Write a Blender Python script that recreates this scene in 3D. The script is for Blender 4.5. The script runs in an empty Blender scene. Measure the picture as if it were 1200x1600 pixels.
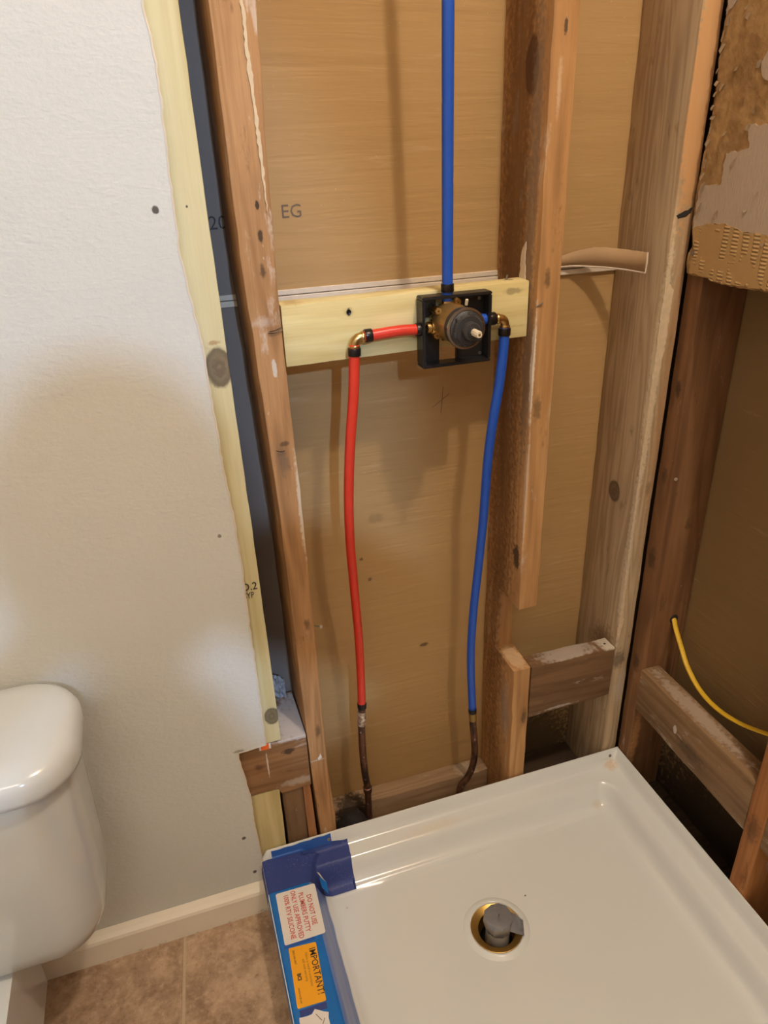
import bpy, bmesh, math, random
from mathutils import Vector, Matrix, noise

random.seed(7)
SC = bpy.context.scene
COL = SC.collection

# ------------------------------------------------------------------ camera, world, lights, exposure
cam_d = bpy.data.cameras.new('camera')
cam_d.sensor_fit = 'HORIZONTAL'; cam_d.sensor_width = 36.0
cam_d.lens = 1125.581 / 1200 * 36.0
cam_d.clip_start = 0.01
cam_o = bpy.data.objects.new('camera', cam_d); COL.objects.link(cam_o)
def axis_angle(r):
    v = Vector(r); return Matrix.Rotation(v.length, 3, v.normalized())
ROT = axis_angle((0.461136921, -0.109411714, 0.299924825))           # world -> view (x right, y forward, z up)
inv = ROT.transposed()
right, fwd, up = inv @ Vector((1, 0, 0)), inv @ Vector((0, 1, 0)), inv @ Vector((0, 0, 1))
mw = Matrix((right, up, -fwd)).transposed().to_4x4()
mw.translation = Vector((-0.169673, -0.983289, 1.340930))
cam_o.matrix_world = mw
SC.camera = cam_o

SC.view_settings.view_transform = 'Standard'
SC.view_settings.look = 'None'
SC.view_settings.gamma = 1.0
SC.view_settings.use_curve_mapping = False
SC.view_settings.exposure = 0.10

world = bpy.data.worlds.new('world'); SC.world = world; world.use_nodes = True
world.node_tree.nodes['Background'].inputs[0].default_value = (1.0, 0.9, 0.78, 1)
world.node_tree.nodes['Background'].inputs[1].default_value = 0.02

WARM_POS = (0.39, -0.96, 2.60)
COOL_POS = (0.0, -3.0, 2.25)
def point_lamp(name, loc, power, colour, size):
    d = bpy.data.lights.new(name, 'POINT'); d.energy = power; d.color = colour; d.shadow_soft_size = size
    o = bpy.data.objects.new(name, d); COL.objects.link(o); o.location = loc
    return o
def spot_lamp(name, loc, target, power, colour, size, cone, blend):
    d = bpy.data.lights.new(name, 'SPOT'); d.energy = power; d.color = colour; d.shadow_soft_size = size
    d.spot_size = math.radians(cone); d.spot_blend = blend
    o = bpy.data.objects.new(name, d); COL.objects.link(o); o.location = loc
    o.rotation_euler = (Vector(target) - Vector(loc)).to_track_quat('-Z', 'Y').to_euler()
    return o
point_lamp('shower_bulb', WARM_POS, 44, (1.0, 0.86, 0.69), 0.035)
ld = bpy.data.lights.new('fill_panel', 'AREA'); ld.shape = 'RECTANGLE'; ld.size = 1.1; ld.size_y = 0.7; ld.energy = 16; ld.color = (1.0, 0.88, 0.72)
lo_ = bpy.data.objects.new('fill_panel', ld); COL.objects.link(lo_); lo_.location = (-0.75, -2.3, 2.71)  # added soft warm fill from behind, no known source
spot_lamp('work_light', COOL_POS, (-0.90, 0.0, 0.85), 168, (0.42, 0.66, 1.0), 0.032, 41, 0.25)

# ------------------------------------------------------------------ helpers: objects
def link(name, me, parent=None, mat=None, label=None, cat=None, group=None, kind=None, smooth=False):
    """turn a mesh given in world coordinates into an object whose origin is the centre of its base"""
    if me.vertices:
        xs = [v.co.x for v in me.vertices]; ys = [v.co.y for v in me.vertices]; zs = [v.co.z for v in me.vertices]
        base = Vector(((min(xs) + max(xs)) / 2, (min(ys) + max(ys)) / 2, min(zs)))
    else:
        base = Vector((0, 0, 0))
    me.transform(Matrix.Translation(-base))
    o = bpy.data.objects.new(name, me); COL.objects.link(o)
    if parent is not None:
        o.parent = parent
        o.location = base - parent['_w'] if False else base - Vector(WORLD_LOC[parent.name])
    else:
        o.location = base
    WORLD_LOC[o.name] = tuple(base)
    if mat is not None:
        me.materials.clear()
        for m in (mat if isinstance(mat, (list, tuple)) else [mat]): me.materials.append(m)
    if smooth:
        for p in me.polygons: p.use_smooth = True
    if label: o['label'] = label
    if cat: o['category'] = cat
    if group: o['group'] = group
    if kind: o['kind'] = kind
    return o
WORLD_LOC = {}

def empty(name, loc, label=None, cat=None, group=None, kind=None):
    o = bpy.data.objects.new(name, None); COL.objects.link(o); o.location = loc
    o.empty_display_size = 0.05
    WORLD_LOC[o.name] = tuple(loc)
    if label: o['label'] = label
    if cat: o['category'] = cat
    if group: o['group'] = group
    if kind: o['kind'] = kind
    return o

def mesh_from(verts, faces, name='m'):
    me = bpy.data.meshes.new(name); me.from_pydata([tuple(v) for v in verts], [], faces); me.update()
    return me

def bm_mesh(bm, name='m'):
    me = bpy.data.meshes.new(name)
    bmesh.ops.recalc_face_normals(bm, faces=bm.faces)
    bm.to_mesh(me); bm.free(); return me

def sharp_smooth(o, angle=35):
    me = o.data
    for p in me.polygons: p.use_smooth = True
    bm = bmesh.new(); bm.from_mesh(me)
    for e in bm.edges:
        if len(e.link_faces) == 2 and e.calc_face_angle(0) > math.radians(angle): e.smooth = False
    bm.to_mesh(me); bm.free()
    return o

def box_bm(bm, x0, x1, y0, y1, z0, z1):
    vs = [bm.verts.new(p) for p in ((x0,y0,z0),(x1,y0,z0),(x1,y1,z0),(x0,y1,z0),(x0,y0,z1),(x1,y0,z1),(x1,y1,z1),(x0,y1,z1))]
    for f in ((0,3,2,1),(4,5,6,7),(0,1,5,4),(1,2,6,5),(2,3,7,6),(3,0,4,7)): bm.faces.new([vs[i] for i in f])

def bevel_box(x0, x1, y0, y1, z0, z1, b=0.002, seg=2):
    bm = bmesh.new(); box_bm(bm, x0, x1, y0, y1, z0, z1)
    if b: bmesh.ops.bevel(bm, geom=bm.edges[:], offset=b, segments=seg, affect='EDGES', profile=0.5)
    return bm_mesh(bm)

def board(axis, rng_a, rng_b, stations, seed=0, rough=0.0006, r=0.0018, step=0.03):
    """a sawn board: rounded rectangular section swept along `axis`.
    stations: list of (t, a0, a1, b0, b1); a and b are the two other axes in xyz order.
    rng_a / rng_b unused when stations given for every t."""
    pts = []
    for i in range(len(stations) - 1):
        s0, s1 = stations[i], stations[i + 1]
        n = max(1, int(abs(s1[0] - s0[0]) / step))
        for k in range(n): 
            u = k / n; pts.append([s0[j] + (s1[j] - s0[j]) * u for j in range(5)])
    pts.append(list(stations[-1]))
    verts, faces = [], []
    for t, a0, a1, b0, b1 in pts:
        ring = []
        for (ca, cb, sa, sb) in ((a0, b0, 1, 1), (a1, b0, -1, 1), (a1, b1, -1, -1), (a0, b1, 1, -1)):
            tri = [(0, r), (0.3 * r, 0.3 * r), (r, 0)]
            if sa * sb < 0: tri = tri[::-1]
            for da, db in tri: ring.append((ca + sa * da, cb + sb * db))
        for a, b in ring:
            n1 = noise.noise(Vector((a * 30 + seed * 7.1, b * 30, t * 22))) * rough * 2
            n2 = noise.noise(Vector((a * 30 + 50, b * 30 + seed * 3.3, t * 22))) * rough * 2
            p = {'x': (t, a + n1, b + n2), 'y': (a + n1, t, b + n2), 'z': (a + n1, b + n2, t)}[axis]
            verts.append(p)
    N = 12
    for i in range(len(pts) - 1):
        for k in range(N):
            faces.append((i * N + k, i * N + (k + 1) % N, (i + 1) * N + (k + 1) % N, (i + 1) * N + k))
    faces.append(tuple(range(N))[::-1]); faces.append(tuple((len(pts) - 1) * N + k for k in range(N)))
    me = mesh_from(verts, faces)
    bm = bmesh.new(); bm.from_mesh(me); bpy.data.meshes.remove(me)
    return bm_mesh(bm)

def lathe(profile, centre, axis=Vector((0, 0, 1)), n=40, cap=False):
    """profile: list of (radius, height along axis)"""
    axis = Vector(axis).normalized()
    ref = Vector((1, 0, 0)) if abs(axis.x) < 0.9 else Vector((0, 1, 0))
    u = axis.cross(ref).normalized(); v = axis.cross(u).normalized()
    verts, faces = [], []
    for rr, h in profile:
        for k in range(n):
            a = 2 * math.pi * k / n
            verts.append(Vector(centre) + axis * h + (u * math.cos(a) + v * math.sin(a)) * max(rr, 1e-5))
    for i in range(len(profile) - 1):
        for k in range(n):
            faces.append((i*n + k, i*n + (k+1) % n, (i+1)*n + (k+1) % n, (i+1)*n + k))
    if cap:
        faces.append(tuple(range(n))[::-1]); faces.append(tuple((len(profile)-1)*n + k for k in range(n)))
    me = mesh_from(verts, faces); bm = bmesh.new(); bm.from_mesh(me); bpy.data.meshes.remove(me)
    return bm_mesh(bm)

def catmull(pts, sub=8):
    P = [Vector(p) for p in pts]; out = []
    for i in range(len(P) - 1):
        p0 = P[max(i-1, 0)]; p1 = P[i]; p2 = P[i+1]; p3 = P[min(i+2, len(P)-1)]
        for k in range(sub):
            t = k / sub
            out.append(0.5 * ((2*p1) + (-p0+p2)*t + (2*p0-5*p1+4*p2-p3)*t*t + (-p0+3*p1-3*p2+p3)*t*t*t))
    out.append(P[-1]); return out

def tube(pts, rad, n=16, sub=8, cap=True, smooth_path=True, flat=None):
    """flat=(ra, rb, normal hint) for an oval cable"""
    path = catmull(pts, sub) if smooth_path else [Vector(p) for p in pts]
    verts, faces = [], []
    prev_u = None
    for i, p in enumerate(path):
        t = (path[min(i+1, len(path)-1)] - path[max(i-1, 0)]).normalized()
        if prev_u is None:
            ref = Vector((0, 1, 0)) if abs(t.y) < 0.9 else Vector((1, 0, 0))
            uu = (ref - t * ref.dot(t)).normalized()
        else:
            uu = (prev_u - t * prev_u.dot(t)).normalized()
        prev_u = uu; vv = t.cross(uu)
        rr = rad(i / (len(path)-1)) if callable(rad) else rad
        ra, rb = (flat if flat else (rr, rr))
        for k in range(n):
            a = 2*math.pi*k/n
            verts.append(p + uu*math.cos(a)*ra + vv*math.sin(a)*rb)
    m = len(path)
    for i in range(m-1):
        for k in range(n): faces.append((i*n+k, i*n+(k+1) % n, (i+1)*n+(k+1) % n, (i+1)*n+k))
    if cap:
        faces.append(tuple(range(n))[::-1]); faces.append(tuple((m-1)*n+k for k in range(n)))
    me = mesh_from(verts, faces); bm = bmesh.new(); bm.from_mesh(me); bpy.data.meshes.remove(me)
    return bm_mesh(bm)

def slab(outline, axis, d0, d1, bevel=0):
    """extrude a 2D outline; axis 'y': outline (x,z) between y=d0,d1; 'x': (y,z); 'z': (x,y)"""
    f = {'y': lambda a, b, d: (a, d, b), 'x': lambda a, b, d: (d, a, b), 'z': lambda a, b, d: (a, b, d)}[axis]
    n = len(outline)
    verts = [f(a, b, d0) for a, b in outline] + [f(a, b, d1) for a, b in outline]
    faces = [tuple(range(n)), tuple(range(2*n-1, n-1, -1))] + [(i, i+n, (i+1) % n + n, (i+1) % n) for i in range(n)]
    me = mesh_from(verts, faces); bm = bmesh.new(); bm.from_mesh(me); bpy.data.meshes.remove(me)
    bmesh.ops.recalc_face_normals(bm, faces=bm.faces)
    bmesh.ops.triangulate(bm, faces=[q for q in bm.faces if len(q.verts) > 4])
    return bm_mesh(bm)

def jag(points, step=0.006, amp=0.0012, seed=0):
    """resample a polyline and roughen it"""
    rnd = random.Random(seed); out = []
    for i in range(len(points)-1):
        a, b = Vector(points[i]), Vector(points[i+1]); d = (b-a); n = max(1, int(d.length/step))
        nrm = Vector((-d.y, d.x)).normalized() if d.length else Vector((0, 0))
        for k in range(n):
            o = 0 if k == 0 else rnd.uniform(-amp, amp)
            p = a + d*(k/n) + nrm*o; out.append((p.x, p.y))
    out.append(tuple(points[-1])); return out

def text_mesh(body, size, origin, rvec, uvec, mat, parent, name, bold=0.0, squeeze=1.0, align='LEFT'):
    c = bpy.data.curves.new('t', 'FONT'); c.body = body; c.size = size; c.offset = bold; c.align_x = align
    c.resolution_u = 2
    o = bpy.data.objects.new('t', c); COL.objects.link(o)
    bpy.context.view_layer.update()
    me = bpy.data.meshes.new_from_object(o.evaluated_get(bpy.context.evaluated_depsgraph_get()))
    bpy.data.objects.remove(o); bpy.data.curves.remove(c)
    r_ = Vector(rvec).normalized() * squeeze; u_ = Vector(uvec).normalized(); O = Vector(origin)
    for v in me.vertices: v.co = O + r_*v.co.x + u_*v.co.y
    return link(name, me, parent, mat)

# ------------------------------------------------------------------ helpers: materials
def srgb(r, g, b):
    f = lambda c: (c/255/12.92) if c/255 <= 0.04045 else ((c/255+0.055)/1.055)**2.4
    return (f(r), f(g), f(b), 1)

class NT:
    def __init__(self, name, rough=0.6, spec=0.4):
        self.m = bpy.data.materials.new(name); self.m.use_nodes = True
        self.t = self.m.node_tree; self.b = self.t.nodes['Principled BSDF']
        self.b.inputs['Roughness'].default_value = rough
        self.b.inputs['Specular IOR Level'].default_value = spec
        self.pos = self.n('ShaderNodeNewGeometry').outputs['Position']
    def n(self, t): return self.t.nodes.new(t)
    def l(self, a, b): self.t.links.new(a, b)
    def put(self, sock, v):
        if hasattr(v, 'is_output') or isinstance(v, bpy.types.NodeSocket): self.l(v, sock)
        else: sock.default_value = v
    def vadd(self, a, b):
        n = self.n('ShaderNodeVectorMath'); n.operation = 'ADD'; self.put(n.inputs[0], a); self.put(n.inputs[1], b); return n.outputs[0]
    def vmul(self, a, b):
        n = self.n('ShaderNodeVectorMath'); n.operation = 'MULTIPLY'; self.put(n.inputs[0], a); self.put(n.inputs[1], b); return n.outputs[0]
    def vsub(self, a, b):
        n = self.n('ShaderNodeVectorMath'); n.operation = 'SUBTRACT'; self.put(n.inputs[0], a); self.put(n.inputs[1], b); return n.outputs[0]
    def vlen(self, a):
        n = self.n('ShaderNodeVectorMath'); n.operation = 'LENGTH'; self.put(n.inputs[0], a); return n.outputs['Value']
    def math(self, op, a, b=0.0, clamp=False):
        n = self.n('ShaderNodeMath'); n.operation = op; n.use_clamp = clamp
        self.put(n.inputs[0], a); self.put(n.inputs[1], b); return n.outputs[0]
    def noise(self, vec, scale=1, detail=4, rough=0.55, dist=0):
        n = self.n('ShaderNodeTexNoise'); self.put(n.inputs['Vector'], vec)
        n.inputs['Scale'].default_value = scale; n.inputs['Detail'].default_value = detail
        n.inputs['Roughness'].default_value = rough; n.inputs['Distortion'].default_value = dist
        return n.outputs['Fac']
    def step(self, v, lo, hi):
        n = self.n('ShaderNodeMapRange'); n.interpolation_type = 'SMOOTHSTEP'
        self.put(n.inputs['Value'], v); n.inputs['From Min'].default_value = lo; n.inputs['From Max'].default_value = hi
        return n.outputs['Result']
    def mix(self, f, a, b, mode='MIX'):
        n = self.n('ShaderNodeMix'); n.data_type = 'RGBA'; n.blend_type = mode
        self.put(n.inputs[0], f); self.put(n.inputs[6], a); self.put(n.inputs[7], b); return n.outputs[2]
    def bump(self, h, strength=0.3, dist=0.001):
        n = self.n('ShaderNodeBump'); n.inputs['Strength'].default_value = strength; n.inputs['Distance'].default_value = dist
        self.put(n.inputs['Height'], h)
        if self.b.inputs['Normal'].is_linked:
            self.l(self.b.inputs['Normal'].links[0].from_socket, n.inputs['Normal'])
        self.l(n.outputs[0], self.b.inputs['Normal'])
    def base(self, c): self.put(self.b.inputs['Base Color'], c)
    def spots(self, col, spots, wob=0.6, wscale=110):
        """spots: (x,y,z, rx,ry,rz, colour, strength, softness) fixed marks with a shape of their own"""
        if not spots: return col
        nz = self.math('MULTIPLY', self.math('SUBTRACT', self.noise(self.pos, wscale, 3), 0.5), wob*2)
        for s in spots:
            x, y, z, rx, ry, rz, c, st, so = s
            d = self.vlen(self.vmul(self.vsub(self.pos, (x, y, z)), (1/rx, 1/ry, 1/rz)))
            d = self.math('ADD', d, nz)
            m = self.math('MULTIPLY', self.step(d, 1.0, 1.0 - so), st)
            col = self.mix(m, col, c)
        return col

def wood(name, dark, mid, light, axis='z', seed=1.0, grain=1.0, rough=0.72, spots=(), dust=None, dust_amt=0.5, dust_scale=14,
         ring=0.35, knots=(), fine=0.25, blotch=0.45, bump=0.35):
    t = NT(name, rough, 0.3)
    p = t.vadd(t.pos, (seed*1.37, seed*2.11, seed*0.73))
    k = {'x': 0, 'y': 1, 'z': 2}[axis]
    def sc(al, ac): v = [ac, ac, ac]; v[k] = al; return tuple(v)
    # warp around knots
    a = t.noise(t.vmul(p, sc(2.2, 26*grain)), 1, 4, 0.6, 0.6)
    ringv = t.vmul(p, sc(1.5, 22*grain))
    w = t.n('ShaderNodeTexNoise'); t.put(w.inputs['Vector'], ringv); w.inputs['Scale'].default_value = 1; w.inputs['Detail'].default_value = 1.5
    w.inputs['Distortion'].default_value = 0.3
    rg = t.math('SINE', t.math('MULTIPLY', w.outputs['Fac'], 46*grain))
    ring = ring*.55
    rg = t.math('ADD', t.math('MULTIPLY', rg, 0.5), 0.5)
    f = t.math('ADD', t.math('MULTIPLY', a, 1-ring), t.math('MULTIPLY', rg, ring))
    r = t.n('ShaderNodeValToRGB'); t.l(f, r.inputs[0])
    r.color_ramp.elements[0].position = 0.12; r.color_ramp.elements[0].color = dark
    r.color_ramp.elements[1].position = 0.88; r.color_ramp.elements[1].color = light
    e = r.color_ramp.elements.new(0.5); e.color = mid
    col = r.outputs[0]
    fg = t.noise(t.vmul(p, sc(14, 420)), 1, 3, 0.6)
    shade = t.math('ADD', t.math('MULTIPLY', fg, fine*1.5), 1-fine*.75)
    cm = t.n('ShaderNodeCombineColor'); [t.l(shade, cm.inputs[i]) for i in range(3)]
    col = t.mix(1.0, col, cm.outputs[0], 'MULTIPLY')
    bl = t.step(t.noise(t.vmul(p, sc(5, 13)), 1, 4, 0.6), 0.42, 0.72)
    col = t.mix(t.math('MULTIPLY', bl, blotch*.7), col, dark)
    kn = []
    for (x, y, z, rx, ry, rz, c1, c2) in knots:
        kn.append((x, y, z, rx*1.15, ry*1.15, rz*1.15, c1, 0.85, 0.18)); kn.append((x, y, z, rx*0.9, ry*0.9, rz*0.9, c2, 0.9, 0.5))
    col = t.spots(col, kn, 0.18, 70)
    for (x, y, z, rx, ry, rz, c1, c2) in knots:
        d = t.vlen(t.vmul(t.vsub(t.pos, (x, y, z)), (1/rx, 1/ry, 1/rz)))
        d = t.math('ADD', d, t.math('MULTIPLY', t.noise(t.pos, 95, 5, .7), 1.1))
        rr = t.math('ADD', t.math('MULTIPLY', t.math('SINE', t.math('MULTIPLY', d, 9)), .5), .5)
        edge_ = t.step(d, 1.9, 1.2)
        col = t.mix(t.math('MULTIPLY', t.math('MULTIPLY', rr, edge_), .55), col, c1)
    if dust:
        dn = t.noise(t.vmul(p, sc(dust_scale*0.45, dust_scale*1.6)), 1, 6, 0.7)
        th = 0.66 - 0.22*dust_amt
        col = t.mix(t.math('MULTIPLY', t.step(dn, th, th+0.10), 0.7), col, dust)
        fl_ = t.noise(t.vmul(p, sc(38, 120)), 1, 4, 0.7)
        col = t.mix(t.math('MULTIPLY', t.step(fl_, 0.70, 0.74), 0.8), col, dust)
        dk = t.noise(t.vmul(t.vadd(p, (5, 5, 5)), sc(11, 30)), 1, 5, 0.7)
        col = t.mix(t.math('MULTIPLY', t.step(dk, 0.60, 0.74), 0.55), col, tuple(v*.35 for v in dark[:3])+(1,))
    col = t.spots(col, list(spots))
    t.base(col)
    t.bump(fg, bump, 0.0006)
    t.bump(a, bump*0.8, 0.0012)
    return t.m

def plain(name, c, rough=0.5, metal=0.0, spec=0.5, vary=0.0, vscale=30, bump=0.0, coat=0.0):
    t = NT(name, rough, spec); t.b.inputs['Metallic'].default_value = metal
    if coat: t.b.inputs['Coat Weight'].default_value = coat; t.b.inputs['Coat Roughness'].default_value = 0.06
    nz = t.noise(t.pos, vscale, 4)
    d = tuple(v*(1-vary) for v in c[:3]) + (1,); h = tuple(min(1, v*(1+vary*0.6)) for v in c[:3]) + (1,)
    t.base(t.mix(nz, d, h))
    if bump: t.bump(nz, bump, 0.001)
    return t.m

# ---- palette
DK = (0.03, 0.022, 0.016, 1)
WHITE_DUST = (0.62, 0.57, 0.50, 1)
M = {}
# white textured drywall, nail dimples as marks
t = NT('painted drywall', 0.75, 0.25)
n1 = t.noise(t.pos, 60, 5, 0.6); n2 = t.noise(t.pos, 7, 3)
c = t.mix(n2, (0.64, 0.645, 0.60, 1), (0.69, 0.69, 0.65, 1))
nail = lambda x, z, r, st=0.9: (x, -0.013, z, r, 0.01, r*1.1, (0.07, 0.05, 0.04, 1), st, 0.4)
c = t.spots(c, [nail(-0.144, 1.282, 0.005), nail(-0.130, 0.834, 0.0035, .7), nail(-0.173, 0.199, 0.0045), nail(-0.164, 0.101, 0.0045),
                (-0.155, -0.013, 0.412, 0.012, 0.01, 0.004, (0.2, 0.15, 0.1, 1), 0.6, 0.5)], 0.25, 200)
t.base(c); t.bump(t.noise(t.vmul(t.pos, (1, 1, 1.7)), 85, 4, 0.6), 0.6, 0.0018); t.bump(t.noise(t.pos, 230, 3), 0.35, 0.0008); t.bump(t.noise(t.pos, 12, 3), 0.4, 0.004)
M['drywall'] = t.m
M['gypsum'] = plain('gypsum core', (0.72, 0.66, 0.55, 1), 0.9, vary=0.15, vscale=80, bump=0.5)
# kraft-faced backing sheets
def kraft(name, ax, marks=(), k=1.0):
    t = NT(name, 0.62, 0.3)
    sq = (2.2, 2.2, 26)
    a = t.noise(t.vmul(t.pos, sq), 1, 4, 0.6, 0.3); b = t.noise(t.pos, 3.2, 4)
    col = t.mix(a, tuple(v*k for v in (0.43, 0.268, 0.112))+(1,), tuple(v*k for v in (0.48, 0.305, 0.130))+(1,))
    col = t.mix(t.math('MULTIPLY', t.step(b, 0.45, 0.75), 0.3), col, tuple(v*k for v in (0.38, 0.225, 0.09))+(1,))
    # pale scuffs running sideways
    s = t.noise(t.vmul(t.pos, (5, 5, 60)), 1, 6, 0.7)
    col = t.mix(t.math('MULTIPLY', t.step(s, 0.58, 0.78), 0.45), col, (0.62, 0.46, 0.28, 1))
    sp = t.noise(t.pos, 260, 3, 0.6); area = t.step(t.noise(t.pos, 9, 2), 0.52, 0.66)
    col = t.mix(t.math('MULTIPLY', t.math('MULTIPLY', t.step(sp, 0.70, 0.74), area), 0.6), col, (0.70, 0.58, 0.42, 1))
    col = t.spots(col, list(marks))
    t.base(col); t.bump(a, 0.45, 0.004); t.bump(s, 0.3, 0.0015)
    t.bump(t.noise(t.vmul(t.pos, (3.5, 3.5, 48)), 1, 3, .5, .8), 0.35, 0.003)
    return t.m
yb = 0.138
dkb = (0.06, 0.035, 0.02, 1)
def dot(x, z, r, st=0.7, c=dkb, rz=None): return (x, yb, z, r, 0.02, rz or r, c, st, 0.6)
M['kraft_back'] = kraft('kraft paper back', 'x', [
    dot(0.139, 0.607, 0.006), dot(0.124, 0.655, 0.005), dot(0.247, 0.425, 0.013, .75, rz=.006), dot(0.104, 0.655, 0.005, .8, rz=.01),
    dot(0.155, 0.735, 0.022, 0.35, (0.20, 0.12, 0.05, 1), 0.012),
    (0.52, yb, 0.02, 0.14, 0.04, 0.22, (0.05, 0.035, 0.022, 1), .8, .5)])  # large dark patch paints the shade below the corner brace
M['grey_sheet'] = plain('grey faced sheet', (0.26, 0.21, 0.18, 1), 0.8, vary=.08, vscale=12)
M['kraft_right'] = kraft('kraft paper right', 'y', [(0.738, -.30, 0.0, .03, .42, .30, (0.035, 0.025, 0.018, 1), .9, .4)], 0.6)  # reduced tone and low dark patch paint the shade of the right bays
M['stud_left'] = wood('old stud left', srgb(124, 90, 58), srgb(176, 132, 88), srgb(200, 158, 112), seed=1.3, dust=(0.66, 0.56, 0.45, 1), dust_amt=0.42,
    spots=[(-0.02, 0, 1.243, .004, .02, .01, DK, .85, .5), (-0.022, 0, 1.20, .005, .02, .014, DK, .7, .6), (-0.018, 0, 0.958, .01, .02, .005, DK, .6, .6),
           (-0.022, 0, 0.93, .012, .02, .03, (0.14, .10, .07, 1), .5, .7), (-0.012, 0, 0.635, .007, .02, .016, DK, .6, .7),
           (-0.012, 0, 0.40, .007, .02, .02, DK, .6, .8), (-0.02, 0, 1.07, .004, .02, .014, WHITE_DUST, .9, .3),
           (-0.03, 0, 1.135, .02, .02, .01, (0.62, .52, .45, 1), .5, .8), (-0.002, 0, 0.86, .006, .02, .11, (0.66, .56, .42, 1), .8, .5),
           (-0.02, 0, 1.28, .003, .02, .006, DK, .9, .4), (-0.02, 0, 0.33, .03, .02, .003, WHITE_DUST, .6, .8)], fine=.3)
M['stud_mid'] = wood('old stud middle', srgb(142, 104, 68), srgb(194, 148, 98), srgb(216, 176, 126), seed=4.1, dust=(0.60, 0.50, 0.38, 1), dust_amt=0.38,
    knots=[(0.382, 0.05, 1.43, .02, .018, .035, srgb(90, 60, 42), srgb(110, 76, 56))],
    spots=[(0.380, 0.085, 1.2, .012, .078, 1.6, srgb(88, 58, 36), .70, .7), (0.402, 0, 1.47, .0035, .02, .012, DK, .8, .5), (0.398, 0, 1.405, .005, .03, .05, (0.72, .55, .38, 1), .5, .8),  # first spot paints shade over the side face turned from the lamp
           (0.399, 0, 1.155, .007, .02, .02, DK, .6, .7), (0.395, 0, 0.955, .010, .02, .03, (0.08, .055, .035, 1), .6, .7),
           (0.382, 0.03, 1.30, .004, .022, .30, (0.27, .20, .14, 1), .6, .5), (0.382, 0.02, 1.0, .004, .02, .2, (0.20, .145, .11, 1), .6, .6),
           (0.383, 0, 1.02, .0035, .01, .11, (0.75, .68, .58, 1), .85, .4), (0.384, 0, 0.80, .0035, .01, .16, (0.68, .58, .46, 1), .5, .5),
           (0.382, 0.02, 0.67, .01, .014, .03, DK, .85, .4), (0.408, 0, 0.30, .008, .02, .03, DK, .6, .8),
           (0.382, 0.03, 0.30, .01, .03, .10, (0.33, .28, .24, 1), .5, .7), (0.400, .04, .424, .018, .045, .01, (0.64, .46, .28, 1), .7, .4)], fine=.25)
M['stud_corner'] = wood('old corner stud', srgb(146, 124, 98), srgb(182, 158, 126), srgb(200, 178, 146), seed=7.7, ring=.55, grain=1.2,
    knots=[(0.606, 0.065, 0.74, .02, .016, .02, srgb(96, 78, 62), srgb(126, 106, 86))],
    dust=(0.58, 0.52, 0.44, 1), dust_amt=0.05, blotch=.25,
    spots=[(0.607, 0.04, 0.40, .02, .05, .06, srgb(110, 78, 56), .7, .7), (0.612, 0.0, 0.98, .011, .012, .26, (0.66, .55, .38, 1), .8, .4),
           (0.610, 0.0, 0.62, .006, .012, .26, (0.60, .50, .38, 1), .85, .4), (0.632, 0.0, 0.77, .007, .012, .02, DK, .5, .8),
           (0.636, 0.0, 1.0, .016, .004, .5, srgb(176, 128, 80), .55, .8), (0.628, 0, 1.4, .03, .004, .22, srgb(206, 156, 104), .85, .4),
           (0.620, 0.0, 0.385, .02, .012, .03, DK, .6, .7), (0.632, 0.0, 0.31, .018, .01, .06, (0.50, .42, .33, 1), .6, .6)])
M['stud_right'] = wood('old reddish stud', srgb(92, 62, 40), srgb(130, 92, 60), srgb(154, 114, 78), seed=11.2, blotch=.3,
    dust=(0.62, 0.52, 0.42, 1), dust_amt=0.12,
    spots=[(0.65, -.02, 0.96, .02, .010, .018, DK, .7, .6), (0.65, -.02, 0.80, .02, .010, .018, DK, .5, .7), (0.65, -.02, 0.63, .02, .014, .03, DK, .6, .7),
           (0.65, -.02, 0.385, .02, .012, .03, DK, .6, .7), (0.66, -.03, 0.2, .012, .02, .10, srgb(176, 126, 76), .7, .6)])
M['brace_dark'] = wood('old brace', srgb(88, 64, 44), srgb(122, 92, 64), srgb(146, 114, 82), axis='x', seed=15.5, dust=(0.60, 0.52, 0.43, 1), dust_amt=.25,
    spots=[(0.60, .02, .419, .028, .04, .006, (0.66, .60, .50, 1), .8, .5), (0.594, .018, .419, .003, .003, .008, DK, .95, .3),
           (0.51, .02, .421, .08, .05, .004, (0.50, .44, .38, 1), .7, .5), (0.44, .01, .297, .035, .012, .006, (0.62, .56, .48, 1), .8, .5),
           (0.49, .0, .302, .05, .012, .004, (0.58, .52, .46, 1), .7, .6)])
M['brace_right'] = wood('old brace right', srgb(104, 80, 56), srgb(140, 110, 78), srgb(164, 134, 100), axis='y', seed=21.1, dust=(0.62, 0.55, 0.46, 1), dust_amt=.4,
    spots=[(0.668, -.18, .381, .02, .16, .006, (0.52, .42, .34, 1), .6, .5), (0.646, -.20, .31, .01, .05, .018, DK, .5, .7),
           (0.646, -.155, .325, .01, .006, .012, (0.75, .7, .66, 1), .8, .4)])
M['stud_far'] = wood('orange stud', srgb(130, 84, 48), srgb(170, 112, 62), srgb(188, 134, 84), seed=25.0, dust=(0.5, 0.42, 0.34, 1), dust_amt=.15,
    spots=[(0.646, -.365, .29, .01, .02, .04, DK, .5, .7)])
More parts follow.
